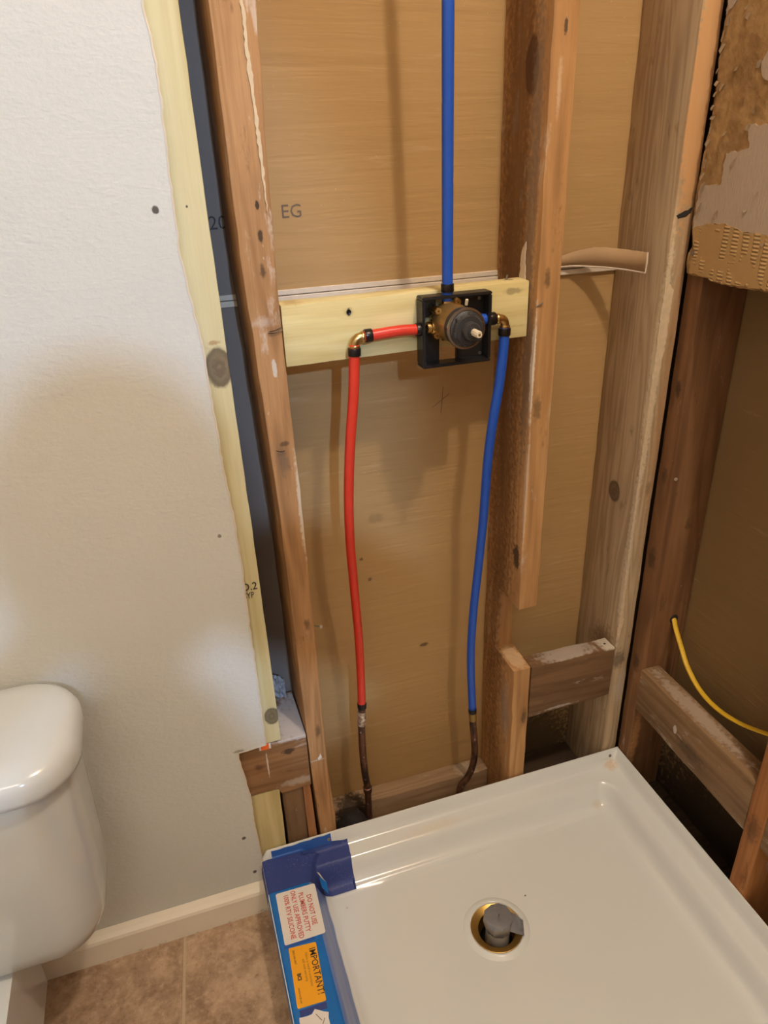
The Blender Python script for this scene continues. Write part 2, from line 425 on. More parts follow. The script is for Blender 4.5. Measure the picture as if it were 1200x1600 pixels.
M['block_left'] = wood('sawn dark block', srgb(104, 76, 50), srgb(148, 110, 74), srgb(170, 130, 92), axis='x', seed=31.0, dust=(0.62, 0.55, 0.47, 1), dust_amt=.28,
    spots=[(-0.07, 0, .37, .015, .01, .008, DK, .8, .5), (-0.03, .03, .398, .09, .12, .008, (0.60, .58, .58, 1), .75, .5),
           (-0.125, 0, .35, .012, .01, .012, srgb(90, 60, 50), .6, .7), (-0.055, 0, .292, .05, .012, .012, (0.55, .47, .4, 1), .6, .7),
           (-0.109, 0, .35, .0016, .01, .035, (0.66, .60, .54, 1), .9, .3)])
M['cripple'] = wood('short dark stud', srgb(84, 64, 46), srgb(122, 94, 66), srgb(148, 118, 86), seed=34.0, dust=(0.6, 0.54, 0.47, 1), dust_amt=.3)
M['cripple_strip'] = wood('orange strip', srgb(130, 86, 54), srgb(168, 116, 76), srgb(186, 138, 96), seed=36.0)
M['plate_dark'] = wood('very dark plate', srgb(52, 40, 30), srgb(72, 56, 42), srgb(92, 74, 58), axis='x', seed=52.0, dust=(0.4, 0.34, 0.28, 1), dust_amt=.1)  # much darker brown than the other floor plate
M['plate'] = wood('sole plate', srgb(120, 92, 68), srgb(158, 130, 100), srgb(182, 156, 124), axis='x', seed=38.0, dust=(0.58, 0.5, 0.4, 1), dust_amt=.3,
    spots=[(0.06, .10, .04, .05, .06, .06, DK, .9, .4), (0.335, .115, .069, .03, .03, .02, (0.62, .54, .42, 1), .5, .6)])
M['pine_new'] = wood('new pale pine', srgb(192, 176, 124), srgb(212, 202, 158), srgb(222, 214, 176), seed=41.0, ring=.5, grain=.75, fine=.1, blotch=.25, rough=.6,
    knots=[(-0.095, 0, 1.081, .017, .01, .026, srgb(96, 84, 66), srgb(134, 120, 98)), (-0.090, 0, .46, .012, .01, .018, srgb(96, 84, 66), srgb(128, 118, 92))],
    spots=[(-0.106, 0, 1.283, .0018, .01, .002, DK, .9, .4), (-0.098, 0, 1.115, .012, .01, .004, srgb(160, 112, 66), .6, .7)])
M['pine_block'] = wood('pale pine block', srgb(206, 184, 120), srgb(228, 214, 158), srgb(236, 226, 178), axis='x', seed=44.0, ring=.45, grain=.8, fine=.14, blotch=.25, rough=.6,
    spots=[(0.097, .023, 1.132, .0035, .01, .006, DK, .95, .4), (0.097, .023, 1.132, .009, .01, .008, srgb(160, 130, 86), .5, .8),
           (0.02, .04, 1.15, .02, .03, .004, srgb(150, 104, 52), .4, .8), (0.36, .05, 1.152, .01, .01, .01, srgb(90, 70, 50), .6, .5),
           (0.355, .023, 1.138, .018, .01, .006, srgb(130, 116, 90), .6, .6), (0.33, .023, 1.085, .05, .01, .003, srgb(196, 160, 96), .5, .6)])
M['pine_low'] = wood('greenish pale pine', srgb(176, 156, 100), srgb(206, 190, 138), srgb(220, 206, 158), seed=47.0, ring=.5, fine=.12, blotch=.3)

M['porcelain'] = plain('white porcelain', (0.64, 0.67, 0.67, 1), 0.12, spec=0.5, vary=0.02, coat=0.4)
t = NT('white acrylic pan', 0.16, 0.5)
c = t.mix(t.noise(t.pos, 5, 3), (0.74, 0.765, 0.755, 1), (0.78, 0.80, 0.79, 1))
c = t.spots(c, [(0.62, -0.02, .11, .022, .02, .02, srgb(214, 182, 140), .6, .8), (0.32, -.20, .05, .0022, .002, .01, DK, .8, .4),
                (0.56, -.07, .06, .02, .018, .02, srgb(206, 184, 150), .4, .9), (0.20, -.04, .11, .1, .02, .01, srgb(226, 208, 172), .35, .9),
                (-.01, -.115, .06, .003, .004, .01, (.3, .3, .3, 1), .5, .8)], .5, 160)
t.base(c); t.b.inputs['Coat Weight'].default_value = 0.3; t.b.inputs['Coat Roughness'].default_value = 0.05
t.bump(t.noise(t.pos, 9, 2), 0.05, 0.004)
M['acrylic'] = t.m
t = NT('floor tile stone', 0.5, 0.4)
a = t.noise(t.pos, 16, 7, 0.68, 0.3); b = t.noise(t.pos, 90, 5, 0.7)
c = t.mix(t.step(a, 0.3, 0.7), srgb(146, 118, 94), srgb(196, 168, 140))
c = t.mix(t.math('MULTIPLY', t.step(b, 0.48, 0.70), .5), c, srgb(212, 184, 156))
c = t.mix(t.math('MULTIPLY', t.step(b, 0.46, 0.28), .6), c, srgb(110, 84, 66))
t.base(c); t.bump(b, 0.3, 0.0012); M['tile'] = t.m
M['grout'] = plain('sand grout', srgb(196, 176, 148), 0.9, vary=.12, vscale=120, bump=.4)
t = NT('baseboard paint', 0.4, 0.4)
c = t.mix(t.noise(t.pos, 20, 3), srgb(232, 222, 204), srgb(240, 232, 216))
dirt = t.step(t.noise(t.vmul(t.pos, (30, 30, 60)), 1, 5, .7), .56, .72)
sepz = t.n('ShaderNodeSeparateXYZ'); t.l(t.pos, sepz.inputs[0])
low = t.step(sepz.outputs[2], .012, .002)
c = t.mix(t.math('MULTIPLY', t.math('MULTIPLY', dirt, low), .8), c, srgb(96, 76, 56))
t.base(c); M['baseboard'] = t.m

M['red_pex'] = plain('red pex plastic', (0.70, 0.045, 0.022, 1), 0.33, spec=.5, vary=.1, vscale=40)
M['blue_pex'] = plain('blue pex plastic', (0.018, 0.105, 0.62, 1), 0.36, spec=.5, vary=.1, vscale=40)
M['crimp'] = plain('black crimp ring', (0.035, 0.028, 0.025, 1), 0.3, metal=.7)
M['brass'] = plain('brass', (0.62, 0.42, 0.17, 1), 0.3, metal=1.0, vary=.25, vscale=60)
M['brass_bright'] = plain('bright brass', (0.66, 0.43, 0.13, 1), 0.42, metal=1.0, vary=.1)
M['brass_dull'] = plain('dull cast brass', (0.44, 0.29, 0.11, 1), 0.45, metal=.8, vary=.3, vscale=50, bump=.2)
t = NT('tarnished copper', 0.5, .5)
cn = t.noise(t.vmul(t.pos, (60, 60, 22)), 1, 5, .65)
c = t.mix(t.step(cn, .35, .6), (0.045, 0.03, 0.024, 1), (0.19, 0.085, 0.05, 1))
c = t.mix(t.math('MULTIPLY', t.step(t.noise(t.pos, 120, 3), .66, .7), .7), c, (0.6, .55, .48, 1))
t.base(c); t.b.inputs['Metallic'].default_value = .55; M['copper'] = t.m
t = NT('soldered copper end', 0.4, .5)
cn = t.noise(t.pos, 140, 5, .65)
t.base(t.mix(t.step(cn, .4, .62), (0.32, 0.18, 0.10, 1), (0.72, 0.64, 0.50, 1))); t.b.inputs['Metallic'].default_value = .5; M['solder'] = t.m
M['black_plastic'] = plain('black bracket plastic', (0.017, 0.016, 0.018, 1), 0.38, spec=.5, vary=.3)
M['dark_cap'] = plain('charcoal cartridge', (0.045, 0.043, 0.045, 1), 0.45, spec=.5, vary=.2)
M['steel'] = plain('brushed steel ring', (0.42, 0.39, 0.36, 1), 0.28, metal=1)
M['stem'] = plain('ivory stem', (0.78, 0.70, 0.52, 1), 0.5)
M['nail'] = plain('steel screw', (0.35, 0.33, 0.31, 1), 0.35, metal=.9, vary=.3)
M['nailhead'] = plain('pale nail head', (0.75, 0.70, 0.64, 1), 0.3, metal=.6)
M['film'] = plain('blue protective film', (0.012, 0.165, 0.55, 1), 0.28, spec=.5, vary=.12, vscale=20)
# edge of the film stretched thin over the slope: the acrylic shows through
t = NT('thin film edge', 0.3, .5)
sx = t.n('ShaderNodeSeparateXYZ'); t.l(t.pos, sx.inputs[0])
t.base(t.mix(t.noise(t.vmul(t.pos, (90, 8, 90)), 1, 3), (0.06, 0.15, 0.48, 1), (0.30, 0.36, 0.58, 1)))
M['film_thin'] = t.m
t = NT('navy masking tape', 0.5, .4)
sp = t.noise(t.pos, 420, 3, .7); ar = t.step(t.noise(t.pos, 22, 3), .42, .66)
c = t.mix(t.noise(t.pos, 14, 3), (0.028, 0.045, 0.21, 1), (0.045, 0.075, 0.28, 1))
c = t.mix(t.math('MULTIPLY', t.math('MULTIPLY', t.step(sp, .60, .70), ar), .6), c, (.5, .52, .6, 1))
t.base(c); t.bump(sp, .3, .0006); M['tape'] = t.m
M['tape_light'] = plain('bright blue tape', (0.02, 0.10, 0.42, 1), 0.45)
M['label_white'] = plain('white label', (0.80, 0.76, 0.72, 1), 0.45)
M['label_orange'] = plain('orange label', (0.93, 0.42, 0.015, 1), 0.4)
M['ink_red'] = plain('red ink', (0.62, 0.10, 0.07, 1), 0.6)
M['ink_black'] = plain('black ink', (0.045, 0.035, 0.03, 1), 0.6)
M['ink_brown'] = plain('brown ink', (0.30, 0.15, 0.02, 1), 0.6)
M['ink_grey'] = plain('faded grey ink', (0.16, 0.115, 0.085, 1), 0.8)
M['ink_pencil'] = plain('pencil line', (0.18, 0.10, 0.06, 1), 0.8)
M['sticker_orange'] = plain('neon orange sticker', (0.95, 0.16, 0.02, 1), 0.5)
M['duct'] = plain('grey duct tape', (0.27, 0.275, 0.30, 1), 0.25, metal=.35, vary=.25, vscale=40, bump=.6)
M['pvc'] = plain('grey pipe stub', (0.45, 0.42, 0.38, 1), 0.35, vary=.2)
M['yellow'] = plain('yellow cable jacket', (0.80, 0.50, 0.03, 1), 0.45, vary=.1)
M['torn_edge'] = plain('torn paper', (0.70, 0.55, 0.36, 1), 0.85, vary=.25, vscale=90)
t = NT('torn brown paper face', 0.85, .2)
a = t.noise(t.pos, 34, 6, .65); b = t.noise(t.pos, 12, 3)
c = t.mix(t.step(a, .35, .65), srgb(150, 116, 74), srgb(182, 146, 98))
c = t.mix(t.math('MULTIPLY', t.step(b, .5, .7), .5), c, srgb(134, 100, 62))
t.base(c); t.bump(a, .9, .004); M['torn_face'] = t.m
t = NT('old painted patch', 0.8, .2)
st = t.noise(t.vmul(t.pos, (200, 500, 90)), 1, 3)
t.base(t.mix(st, srgb(176, 156, 136), srgb(200, 182, 160))); t.bump(st, .5, .001); M['paint_patch'] = t.m
# glue band with trowel print: fine relief in small hatched squares
t = NT('adhesive band', 0.8, .2)
wv = t.n('ShaderNodeTexWave'); wv.bands_direction = 'Z'; wv.inputs['Scale'].default_value = 62; wv.inputs['Distortion'].default_value = 1.0
t.l(t.pos, wv.inputs['Vector'])
wv2 = t.n('ShaderNodeTexWave'); wv2.bands_direction = 'Y'; wv2.inputs['Scale'].default_value = 16; wv2.inputs['Distortion'].default_value = 1.5
t.l(t.pos, wv2.inputs['Vector'])
h = t.math('MULTIPLY', wv.outputs['Fac'], t.step(wv2.outputs['Fac'], .25, .5))
msk = t.step(t.noise(t.pos, 22, 2), .45, .55); h = t.math('MULTIPLY', h, msk)
t.base(t.mix(t.math('MULTIPLY', h, .5), srgb(186, 150, 100), srgb(212, 180, 130))); t.bump(h, .8, .0025); t.bump(t.noise(t.pos, 60, 4), .5, .002)
M['adhesive'] = t.m
M['strip_white'] = plain('white paper tape edge', (0.72, 0.62, 0.50, 1), 0.75, vary=.12, vscale=60)
M['ribbon'] = plain('brown paper ribbon', (0.42, 0.27, 0.14, 1), 0.75, vary=.15, vscale=40)
M['ceiling'] = plain('ceiling paint', (0.80, 0.77, 0.73, 1), 0.9)
M['lamp_body'] = plain('lamp housing', (0.8, 0.8, 0.78, 1), 0.4)
M['debris'] = plain('dark debris', (0.025, 0.02, 0.018, 1), 0.9, vary=.5, vscale=80, bump=.8)
M['lit_patch'] = plain('pale lit patch', (0.45, 0.46, 0.50, 1), 0.6, vary=.4, vscale=60, bump=.6)
M['jumper'] = plain('grey knit jumper', (0.25, 0.25, 0.25, 1), 0.9, vary=.2)
M['skin'] = plain('skin', (0.55, 0.36, 0.27, 1), 0.55)
M['hair'] = plain('brown hair', (0.05, 0.03, 0.02, 1), 0.6)
M['phone'] = plain('phone glass', (0.02, 0.02, 0.02, 1), 0.15)

# ------------------------------------------------------------------ room shell
XL, XR, YF, YB, H = -1.75, 0.646, -3.35, 0.138, 2.76
# floor: bed with recessed grout, every tile near the frame its own part
fl = link('floor', bevel_box(XL, 0.75, YF, 0.16, -0.05, -0.0025, 0), None, M['grout'], kind='structure')
bm_t = 0.33; gap = 0.006; ang = math.radians(5.0)
ca, sa = math.cos(ang), math.sin(ang)
def tile_xy(u, v):   # tile grid slightly out of square with the wall
    return (-0.3135 + u*ca + v*sa, -0.03 - u*0.0 - v*ca + u*sa*0.0)
def clipx(x): return max(XL, min(x, -0.02))
for i in range(-5, 5):
    for j in range(0, 9):
        u0, u1 = i*bm_t + gap/2, (i+1)*bm_t - gap/2
        v0, v1 = j*bm_t + (gap/2 if j else -0.015), (j+1)*bm_t - gap/2
        quad = [(-0.3135 + u - v*0.088, -0.03 - v) for u, v in ((u0, v0), (u1, v0), (u1, v1), (u0, v1))]
        xmax = 0.64
        quad = [(min(max(x, XL + 0.01), xmax), max(y, YF + 0.01)) for x, y in quad]
        if max(q[0] for q in quad) - min(q[0] for q in quad) < 0.03: continue
        if max(q[1] for q in quad) - min(q[1] for q in quad) < 0.03: continue
        me = slab(quad[::-1], 'z', -0.0025, 0.0)
        bm = bmesh.new(); bm.from_mesh(me); bm.to_mesh(me); bm.free()
        link('tile', me, fl, M['tile'])
link('ceiling', bevel_box(XL, 0.75, YF, 0.16, H, H + 0.02, 0), None, M['ceiling'], kind='structure')
link('wall_left', bevel_box(XL - 0.02, XL, YF, 0.0, 0, H, 0), None, M['ceiling'], kind='structure')
link('wall_front', bevel_box(XL - 0.02, 0.76, YF - 0.02, YF, 0, H, 0), None, M['ceiling'], kind='structure')

# wall_back: painted sheet on the left, kraft backing sheets behind the open bay
wb = empty('wall_back', (0, 0.07, 0), kind='structure')
edge = [(-0.123, H), (-0.123, 1.50), (-0.117, 1.431), (-0.121, 1.33), (-0.124, 1.228), (-0.121, 1.19), (-0.115, 1.13), (-0.113, 1.099), (-0.112, 1.02), (-0.110, 0.932),
        (-0.106, 0.86), (-0.105, 0.793), (-0.106, 0.65), (-0.107, 0.532), (-0.1085, 0.410), (-0.157, 0.407), (-0.158, 0.395), (-0.152, 0.340), (-0.149, 0.296), (-0.150, 0.22),
        (-0.148, 0.16), (-0.143, 0.10), (-0.146, 0.04), (-0.146, 0.0)]
je = jag(edge, 0.008, 0.0011, 3)
outline = [(XL, 0), (XL, H)] + je
link('drywall_sheet', slab(outline, 'y', -0.013, -0.001), wb, M['drywall'])
# thin torn paper lip along the cut edge
lipv, lipf = [], []
for i, (x, z) in enumerate(je):
    w = 0.0012 + 0.0012*abs(noise.noise(Vector((x*40, z*40, 1))))
    lipv += [(x - 0.0008, -0.0138, z), (x + w, -0.0132, z), (x + w*0.5, -0.010, z)]
for i in range(len(je)-1):
    for k in range(2): lipf.append((i*3+k, i*3+k+1, (i+1)*3+k+1, (i+1)*3+k))
link('paper_lip', mesh_from(lipv, lipf), wb, M['strip_white'])
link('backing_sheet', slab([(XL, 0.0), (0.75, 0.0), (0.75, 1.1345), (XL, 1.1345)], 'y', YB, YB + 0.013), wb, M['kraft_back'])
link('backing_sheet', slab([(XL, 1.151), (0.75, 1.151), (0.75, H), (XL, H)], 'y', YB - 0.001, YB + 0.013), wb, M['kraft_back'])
for z0, z1 in ((0.0, 1.1345), (1.151, H)):
    link('backing_sheet', bevel_box(XL, -0.020, YB - 0.0025, YB - 0.0008, z0, z1, 0), wb, M['grey_sheet'])
link('joint_strip', bevel_box(XL, 0.735, YB - 0.004, YB + 0.004, 1.1437, 1.1515, 0.001), wb, M['strip_white'])
link('joint_strip', bevel_box(XL, 0.735, YB - 0.006, YB + 0.004, 1.1340, 1.1425, 0.001), wb, M['strip_white'])
text_mesh('EG', 0.026, (0.0335, YB - 0.0016, 1.252), (1, 0, 0), (0, 0, 1), M['ink_grey'], wb, 'stamp')
text_mesh('20', 0.026, (-0.071, YB - 0.0030, 1.243), (1, 0, 0), (0, 0, 1), M['ink_black'], wb, 'stamp')
for p0, p1 in (((0.268, 0.931), (0.300, 0.952)), ((0.284, 0.918), (0.288, 0.966))):
    link('pencil_line', tube([(p0[0], YB, p0[1]), (p1[0], YB, p1[1])], 0.0006, 6, 2), wb, M['ink_pencil'])

# wall_right: kraft sheet at the back of the bays, torn old board above
wr = empty('wall_right', (0.74, -1.0, 0), kind='structure')
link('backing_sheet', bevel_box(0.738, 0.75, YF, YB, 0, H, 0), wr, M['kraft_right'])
tb = [(-0.015, 1.147), (-0.040, 1.1445), (-0.057, 1.145), (-0.080, 1.1415), (-0.107, 1.141), (-0.149, 1.142), (-0.183, 1.144), (-0.30, 1.141), (-0.6, 1.144), (-1.0, 1.142)]
te = [(-0.016, H), (-0.017, 1.497), (-0.0155, 1.43), (-0.021, 1.39), (-0.018, 1.35), (-0.013, 1.30), (-0.011, 1.262), (-0.0105, 1.22), (-0.016, 1.20), (-0.019, 1.186),
      (-0.012, 1.175), (-0.011, 1.165), (-0.015, 1.147)]
out = jag(te, 0.006, 0.0013, 5)[:-1] + jag(tb, 0.006, 0.0016, 6) + [(-1.0, H)]
link('torn_board', slab(out, 'x', 0.634, 0.6455), wr, M['torn_face'])
# rough torn relief on its face: thin irregular raised flakes, paint patches and adhesive
def patch(points, x, th, mat, name, seed=0, amp=0.0018, step=0.005):
    pts = jag(points + [points[0]], step, amp, seed)[:-1]
    return link(name, slab(pts, 'x', x - th, x + 0.0006), wr, mat)
patch([(-0.170, 1.347), (-0.128, 1.347), (-0.099, 1.348), (-0.095, 1.341), (-0.102, 1.320), (-0.086, 1.316), (-0.060, 1.314), (-0.059, 1.273), (-0.020, 1.273),
       (-0.016, 1.262), (-0.015, 1.212), (-0.055, 1.221), (-0.077, 1.223), (-0.116, 1.215), (-0.170, 1.215)], 0.634, 0.0012, M['paint_patch'], 'paint_patch', 1)
patch([(-0.180, 1.438), (-0.106, 1.431), (-0.098, 1.419), (-0.102, 1.405), (-0.115, 1.397), (-0.180, 1.39)], 0.634, 0.0012, M['paint_patch'], 'paint_patch', 2)
patch([(-0.0185, 1.53), (-0.045, 1.53), (-0.036, 1.494), (-0.029, 1.487), (-0.019, 1.480)], 0.634, 0.0016, M['paint_patch'], 'paint_patch', 3)
patch([(-0.0165, 1.212), (-0.055, 1.2215), (-0.077, 1.2235), (-0.116, 1.2155), (-0.99, 1.215), (-0.99, 1.1445), (-0.30, 1.143), (-0.183, 1.146), (-0.149, 1.144), (-0.107, 1.143),
       (-0.080, 1.1435), (-0.057, 1.147), (-0.0225, 1.148), (-0.024, 1.186), (-0.0195, 1.20)], 0.634, 0.0022, M['adhesive'], 'adhesive_band', 4)
rnd = random.Random(4)
bm = bmesh.new()
for k in range(46):
    onedge = k < 20
    z = rnd.uniform(1.20, 1.52) if not onedge else 1.23 + k*0.0145
    y = rnd.uniform(-0.16, -0.03) if not onedge else -0.0165 - rnd.uniform(0, .004)
    if not onedge and -0.13 < y and 1.21 < z < 1.32 and rnd.random() < .7: z += .12
    w = rnd.uniform(.004, .011); hgt = rnd.uniform(.004, .014); out_ = rnd.uniform(.001, .004); a = rnd.uniform(-.8, .8)
    pr = []
    for (dy, dz, o_) in ((0, 0, 0), (-w, hgt*.2, out_*.4), (-w*.7, -hgt, out_), (w*.15, -hgt*.8, out_*.5)):
        yy = dy*math.cos(a) - dz*math.sin(a)*.4; zz = dy*math.sin(a)*.4 + dz*math.cos(a)
        pr.append(bm.verts.new((0.6336 - o_, y + yy, z + zz)))
    f = bm.faces.new(pr)
r = bmesh.ops.solidify(bm, geom=bm.faces[:], thickness=0.0007)
link('paper_flakes', bm_mesh(bm), wr, M['torn_edge'], kind='stuff')
link('nail', lathe([(0.0005, 0), (0.004, 0), (0.0042, .001), (.0005, .0012)], (0.6325, -0.0245, 1.177), (-1, 0, 0), 12), wr, M['nail'])

# baseboard with an eased top
prof = [(-0.001, 0), (-0.028, 0.0), (-0.028, 0.052), (-0.026, 0.058), (-0.020, 0.064), (-0.015, 0.070), (-0.0135, 0.072), (-0.001, 0.072)]
prof = [(y - 0.0005 if y < -.005 else -0.0132, z) for y, z in prof]
bbv = [(x, y, z) for x in (XL, -1.0, -0.6, -0.4, -0.148) for y, z in prof]; n = len(prof)
bbf = [(i*n+k, i*n+(k+1) % n, (i+1)*n+(k+1) % n, (i+1)*n+k) for i in range(4) for k in range(n)] + [tuple(range(n))[::-1], tuple(4*n+k for k in range(n))]
bbm = mesh_from(bbv, bbf); b_ = bmesh.new(); b_.from_mesh(bbm)
link('baseboard_back', bm_mesh(b_), None, M['baseboard'], kind='structure')

# ------------------------------------------------------------------ framing timber
def timber(name, me, mat, label, cat, group=None):
    o = link(name, me, None, mat, label, cat, group)
    return sharp_smooth(o, 30)
D = 0.137
S = lambda t, a0, a1, b0, b1: (t, a0, a1, b0, b1)
pale = timber('wall_stud', board('z', 0, 0, [S(0.402, -0.128, -0.079, 0.0, 0.089), S(0.86, -0.124, -0.080, 0.0, 0.089), S(1.22, -0.128, -0.082, 0.0, 0.089), S(H, -0.130, -0.085, 0.0, 0.089)], 1, .0004),
       M['pine_new'], 'new pale pine stud with a dark knot at the drywall edge', 'stud')
text_mesh('NO.2', 0.0195, (-0.1225, -0.0009, 0.7235), (1, 0, 0), (0, 0, 1), M['ink_black'], pale, 'stamp', 0.0002, 0.85)
text_mesh('HT SYP', 0.0165, (-0.1235, -0.0009, 0.7085), (1, 0, 0), (0, 0, 1), M['ink_black'], pale, 'stamp', 0.0001, 0.62)
timber('wall_stud', board('z', 0, 0, [S(0.0, -0.150, -0.098, 0.0, 0.089), S(0.283, -0.152, -0.0945, 0.0, 0.089)], 2, .0004),
       M['pine_low'], 'short greenish pale stud below the sawn brown block, behind the pan corner', 'stud')
left = timber('wall_stud', board('z', 0, 0, [S(0.0, -0.026, 0.008, 0.0, D), S(0.15, -0.028, 0.005, 0.0, D), S(0.31, -0.032, 0.000, 0.0, D), S(0.85, -0.036, -0.001, 0.0, D), S(1.12, -0.045, -0.0045, 0.0, D),
       S(1.22, -0.049, -0.004, 0.0, D), S(1.49, -0.050, 0.003, 0.0, D), S(H, -0.050, 0.006, 0.0, D)], 3, .0008),
       M['stud_left'], 'old brown stud at the left end of the pale valve block, full height', 'stud')
# torn white drywall paper stripe left on its face
def stripe(parent, pts, y, mat, name='paper_or_lit_patch', seed=0, axis='y', th=0.0012):
    return link(name, slab(jag(pts + [pts[0]], .005, .0012, seed)[:-1], axis, y - th, y + .0008), parent, mat)
stripe(left, [(-0.018, 1.56), (-0.013, 1.56), (-0.011, 1.47), (-0.0095, 1.43), (-0.0085, 1.38), (-0.0075, 1.33), (-0.0080, 1.27), (-0.0095, 1.30), (-0.0115, 1.34), (-0.0120, 1.39), (-0.0145, 1.42), (-0.0145, 1.48)], -0.0012, M['torn_edge'], seed=2, th=.0006)
stripe(left, [(-0.018, 0.335), (-0.012, 0.345), (-0.010, 0.336), (-0.016, 0.330)], -0.0012, M['label_white'], seed=3, th=.0006)
nl = link('nail', tube([(0.001, 0.002, 0.628), (0.009, -0.010, 0.632)], 0.0011, 8, 2), left, M['nail'])
link('nail_head', lathe([(0.0002, 0), (0.003, 0), (0.003, .0012), (.0002, .0013)], (0.009, -0.0105, 0.6325), (0.55, -0.8, 0.25), 14), left, M['nailhead'])
for (x0, z0, x1, z1) in ((-.031, .950, -.018, .948), (-.022, 1.122, -.004, 1.127), (-.024, 1.120, -.004, 1.122)):
    link('wire_nail', tube([(x0, -0.0015, z0), ((x0+x1)/2, -0.003, (z0+z1)/2 - .001), (x1, -0.0015, z1)], 0.0006, 6, 4), left, M['crimp'])
mid = timber('wall_stud', board('z', 0, 0, [S(0.0, 0.384, 0.418, 0.0, D), S(0.4215, 0.380, 0.4165, 0.0, D), S(0.424, 0.380, 0.4165, 0.080, D), S(0.565, 0.3825, 0.412, 0.080, D),
       S(0.5665, 0.3825, 0.420, 0.0, D), S(1.5, 0.383, 0.421, 0.0, D), S(H, 0.384, 0.422, 0.0, D)], 4, .0008, step=0.03),
       M['stud_mid'], 'old stud at the right end of the pale valve block, notched out near its foot', 'stud')
stripe(mid, [(0.040, 1.205), (0.052, 1.19), (0.056, 1.15), (0.036, 1.148), (0.040, 1.18)], 0.3815, M['strip_white'], seed=5, axis='x', th=.0004)
link('nail', tube([(0.3815, 0.0, 1.116), (0.392, -0.004, 1.122)], 0.001, 8, 2), mid, M['nail'])
corner = timber('wall_stud', board('z', 0, 0, [S(0.0, 0.607, 0.6435, 0.0, D), S(0.8, 0.608, 0.6435, 0.0, D), S(1.2, 0.608, 0.6435, 0.0, D), S(H, 0.608, 0.6435, 0.0, D)], 5, .0009, r=.003),
       M['stud_corner'], 'wide grey-faced old stud in the corner of the back wall', 'stud')
stripe(corner, [(0.608, 1.14), (0.626, 1.12), (0.624, 1.02), (0.617, 0.95), (0.615, 0.88), (0.611, 0.82), (0.6075, 0.80), (0.608, 0.95)], 0.0008, M['torn_edge'], 'paper_or_lit_patch', 7, th=.0016)
stripe(corner, [(0.608, 0.80), (0.612, 0.78), (0.611, 0.66), (0.613, 0.54), (0.618, 0.48), (0.613, 0.44), (0.608, 0.45)], 0.0008, M['torn_edge'], 'paper_or_lit_patch', 8, th=.0016)
stripe(corner, [(0.612, 1.230), (0.626, 1.236), (0.641, 1.240), (0.642, 1.233), (0.630, 1.227), (0.616, 1.225)], 0.0004, M['debris'], 'gouge', 9, th=.0006)
rs = timber('wall_stud', board('z', 0, 0, [S(0.0, 0.6475, 0.737, -0.038, -0.001), S(1.0, 0.6470, 0.737, -0.038, -0.001), S(H, 0.6470, 0.737, -0.038, -0.001)], 6, .0005, r=.003),
       M['stud_right'], 'reddish brown stud with a cable hole, first on the right wall', 'stud')
link('cable_hole', lathe([(0.0002, 0.0), (0.009, 0.0003), (0.0098, 0.0012), (0.0085, .0022), (.0002, .0022)], (0.706, -0.0372, 0.489), (0, -1, 0), 20), rs, M['debris'])
link('nail', lathe([(0.0005, 0), (0.003, 0), (0.003, .002), (.0005, .0022)], (0.656, -0.0378, 0.80), (0, -1, 0), 10), rs, M['nailhead'])
timber('wall_stud', board('z', 0, 0, [S(0.0, 0.6465, 0.737, -0.384, -0.347), S(H, 0.6465, 0.737, -0.384, -0.347)], 8, .0006),
       M['stud_far'], 'orange-brown stud at the right frame edge, at the near end of the long dusty brace', 'stud')
timber('brace_board', board('x', 0, 0, [S(0.4185, -0.001, 0.037, 0.293, 0.421), S(0.606, -0.001, 0.037, 0.297, 0.419)], 9, .0007, r=.003),
       M['brace_dark'], 'dusty dark brace between the notched stud and the corner stud', 'brace')
timber('brace_board', board('y', 0, 0, [S(-0.346, 0.6465, 0.690, 0.268, 0.380), S(-0.039, 0.6465, 0.690, 0.278, 0.380)], 10, .0007, r=.003),
       M['brace_right'], 'long dusty brace along the right wall under the yellow cable', 'brace')
timber('brace_board', board('y', 0, 0, [S(-0.74, 0.6465, 0.690, 0.268, 0.380), S(-0.385, 0.6465, 0.690, 0.268, 0.380)], 12, .0007, r=.003),
       M['brace_right'], 'brace piece at the far right frame edge, beyond the orange-brown stud', 'brace')
timber('wall_stud', board('z', 0, 0, [S(0.0, 0.6465, 0.737, -0.778, -0.741), S(H, 0.6465, 0.737, -0.778, -0.741)], 13, .0006), M['stud_far'],
       'old stud outside the frame, third along the right wall', 'stud')
# sawn block on the left: carries the pale stud
o = timber('blocking_board', slab([(-0.158, 0.398), (-0.0345, 0.398), (-0.0345, 0.273), (-0.092, 0.271), (-0.098, 0.285), (-0.153, 0.2845)], 'y', 0.0, 0.125),
       M['block_left'], 'sawn dark brown block with an orange sticker, under the long pale stud', 'block')
bm = bmesh.new(); bm.from_mesh(o.data); bmesh.ops.dissolve_limit(bm, angle_limit=.02, verts=bm.verts[:], edges=bm.edges[:])
bmesh.ops.bevel(bm, geom=bm.edges[:], offset=.0015, segments=1, affect='EDGES'); bm.to_mesh(o.data); bm.free(); sharp_smooth(o, 40)
st = link('price_sticker', bevel_box(-0.120, -0.099, -0.0016, -0.0004, 0.389, 0.4015, 0.0003, 1), o, M['label_white'])
link('sticker_print', bevel_box(-0.1165, -0.1025, -0.0020, -0.0012, 0.389, 0.4015, 0), st, M['sticker_orange'])
timber('short_stud', board('z', 0, 0, [S(0.0, -0.092, -0.0525, 0.004, 0.11), S(0.2695, -0.090, -0.0515, 0.004, 0.11)], 14, .0008), M['cripple'],
       'short dark stud under the sawn block, left of an orange-brown strip', 'stud')
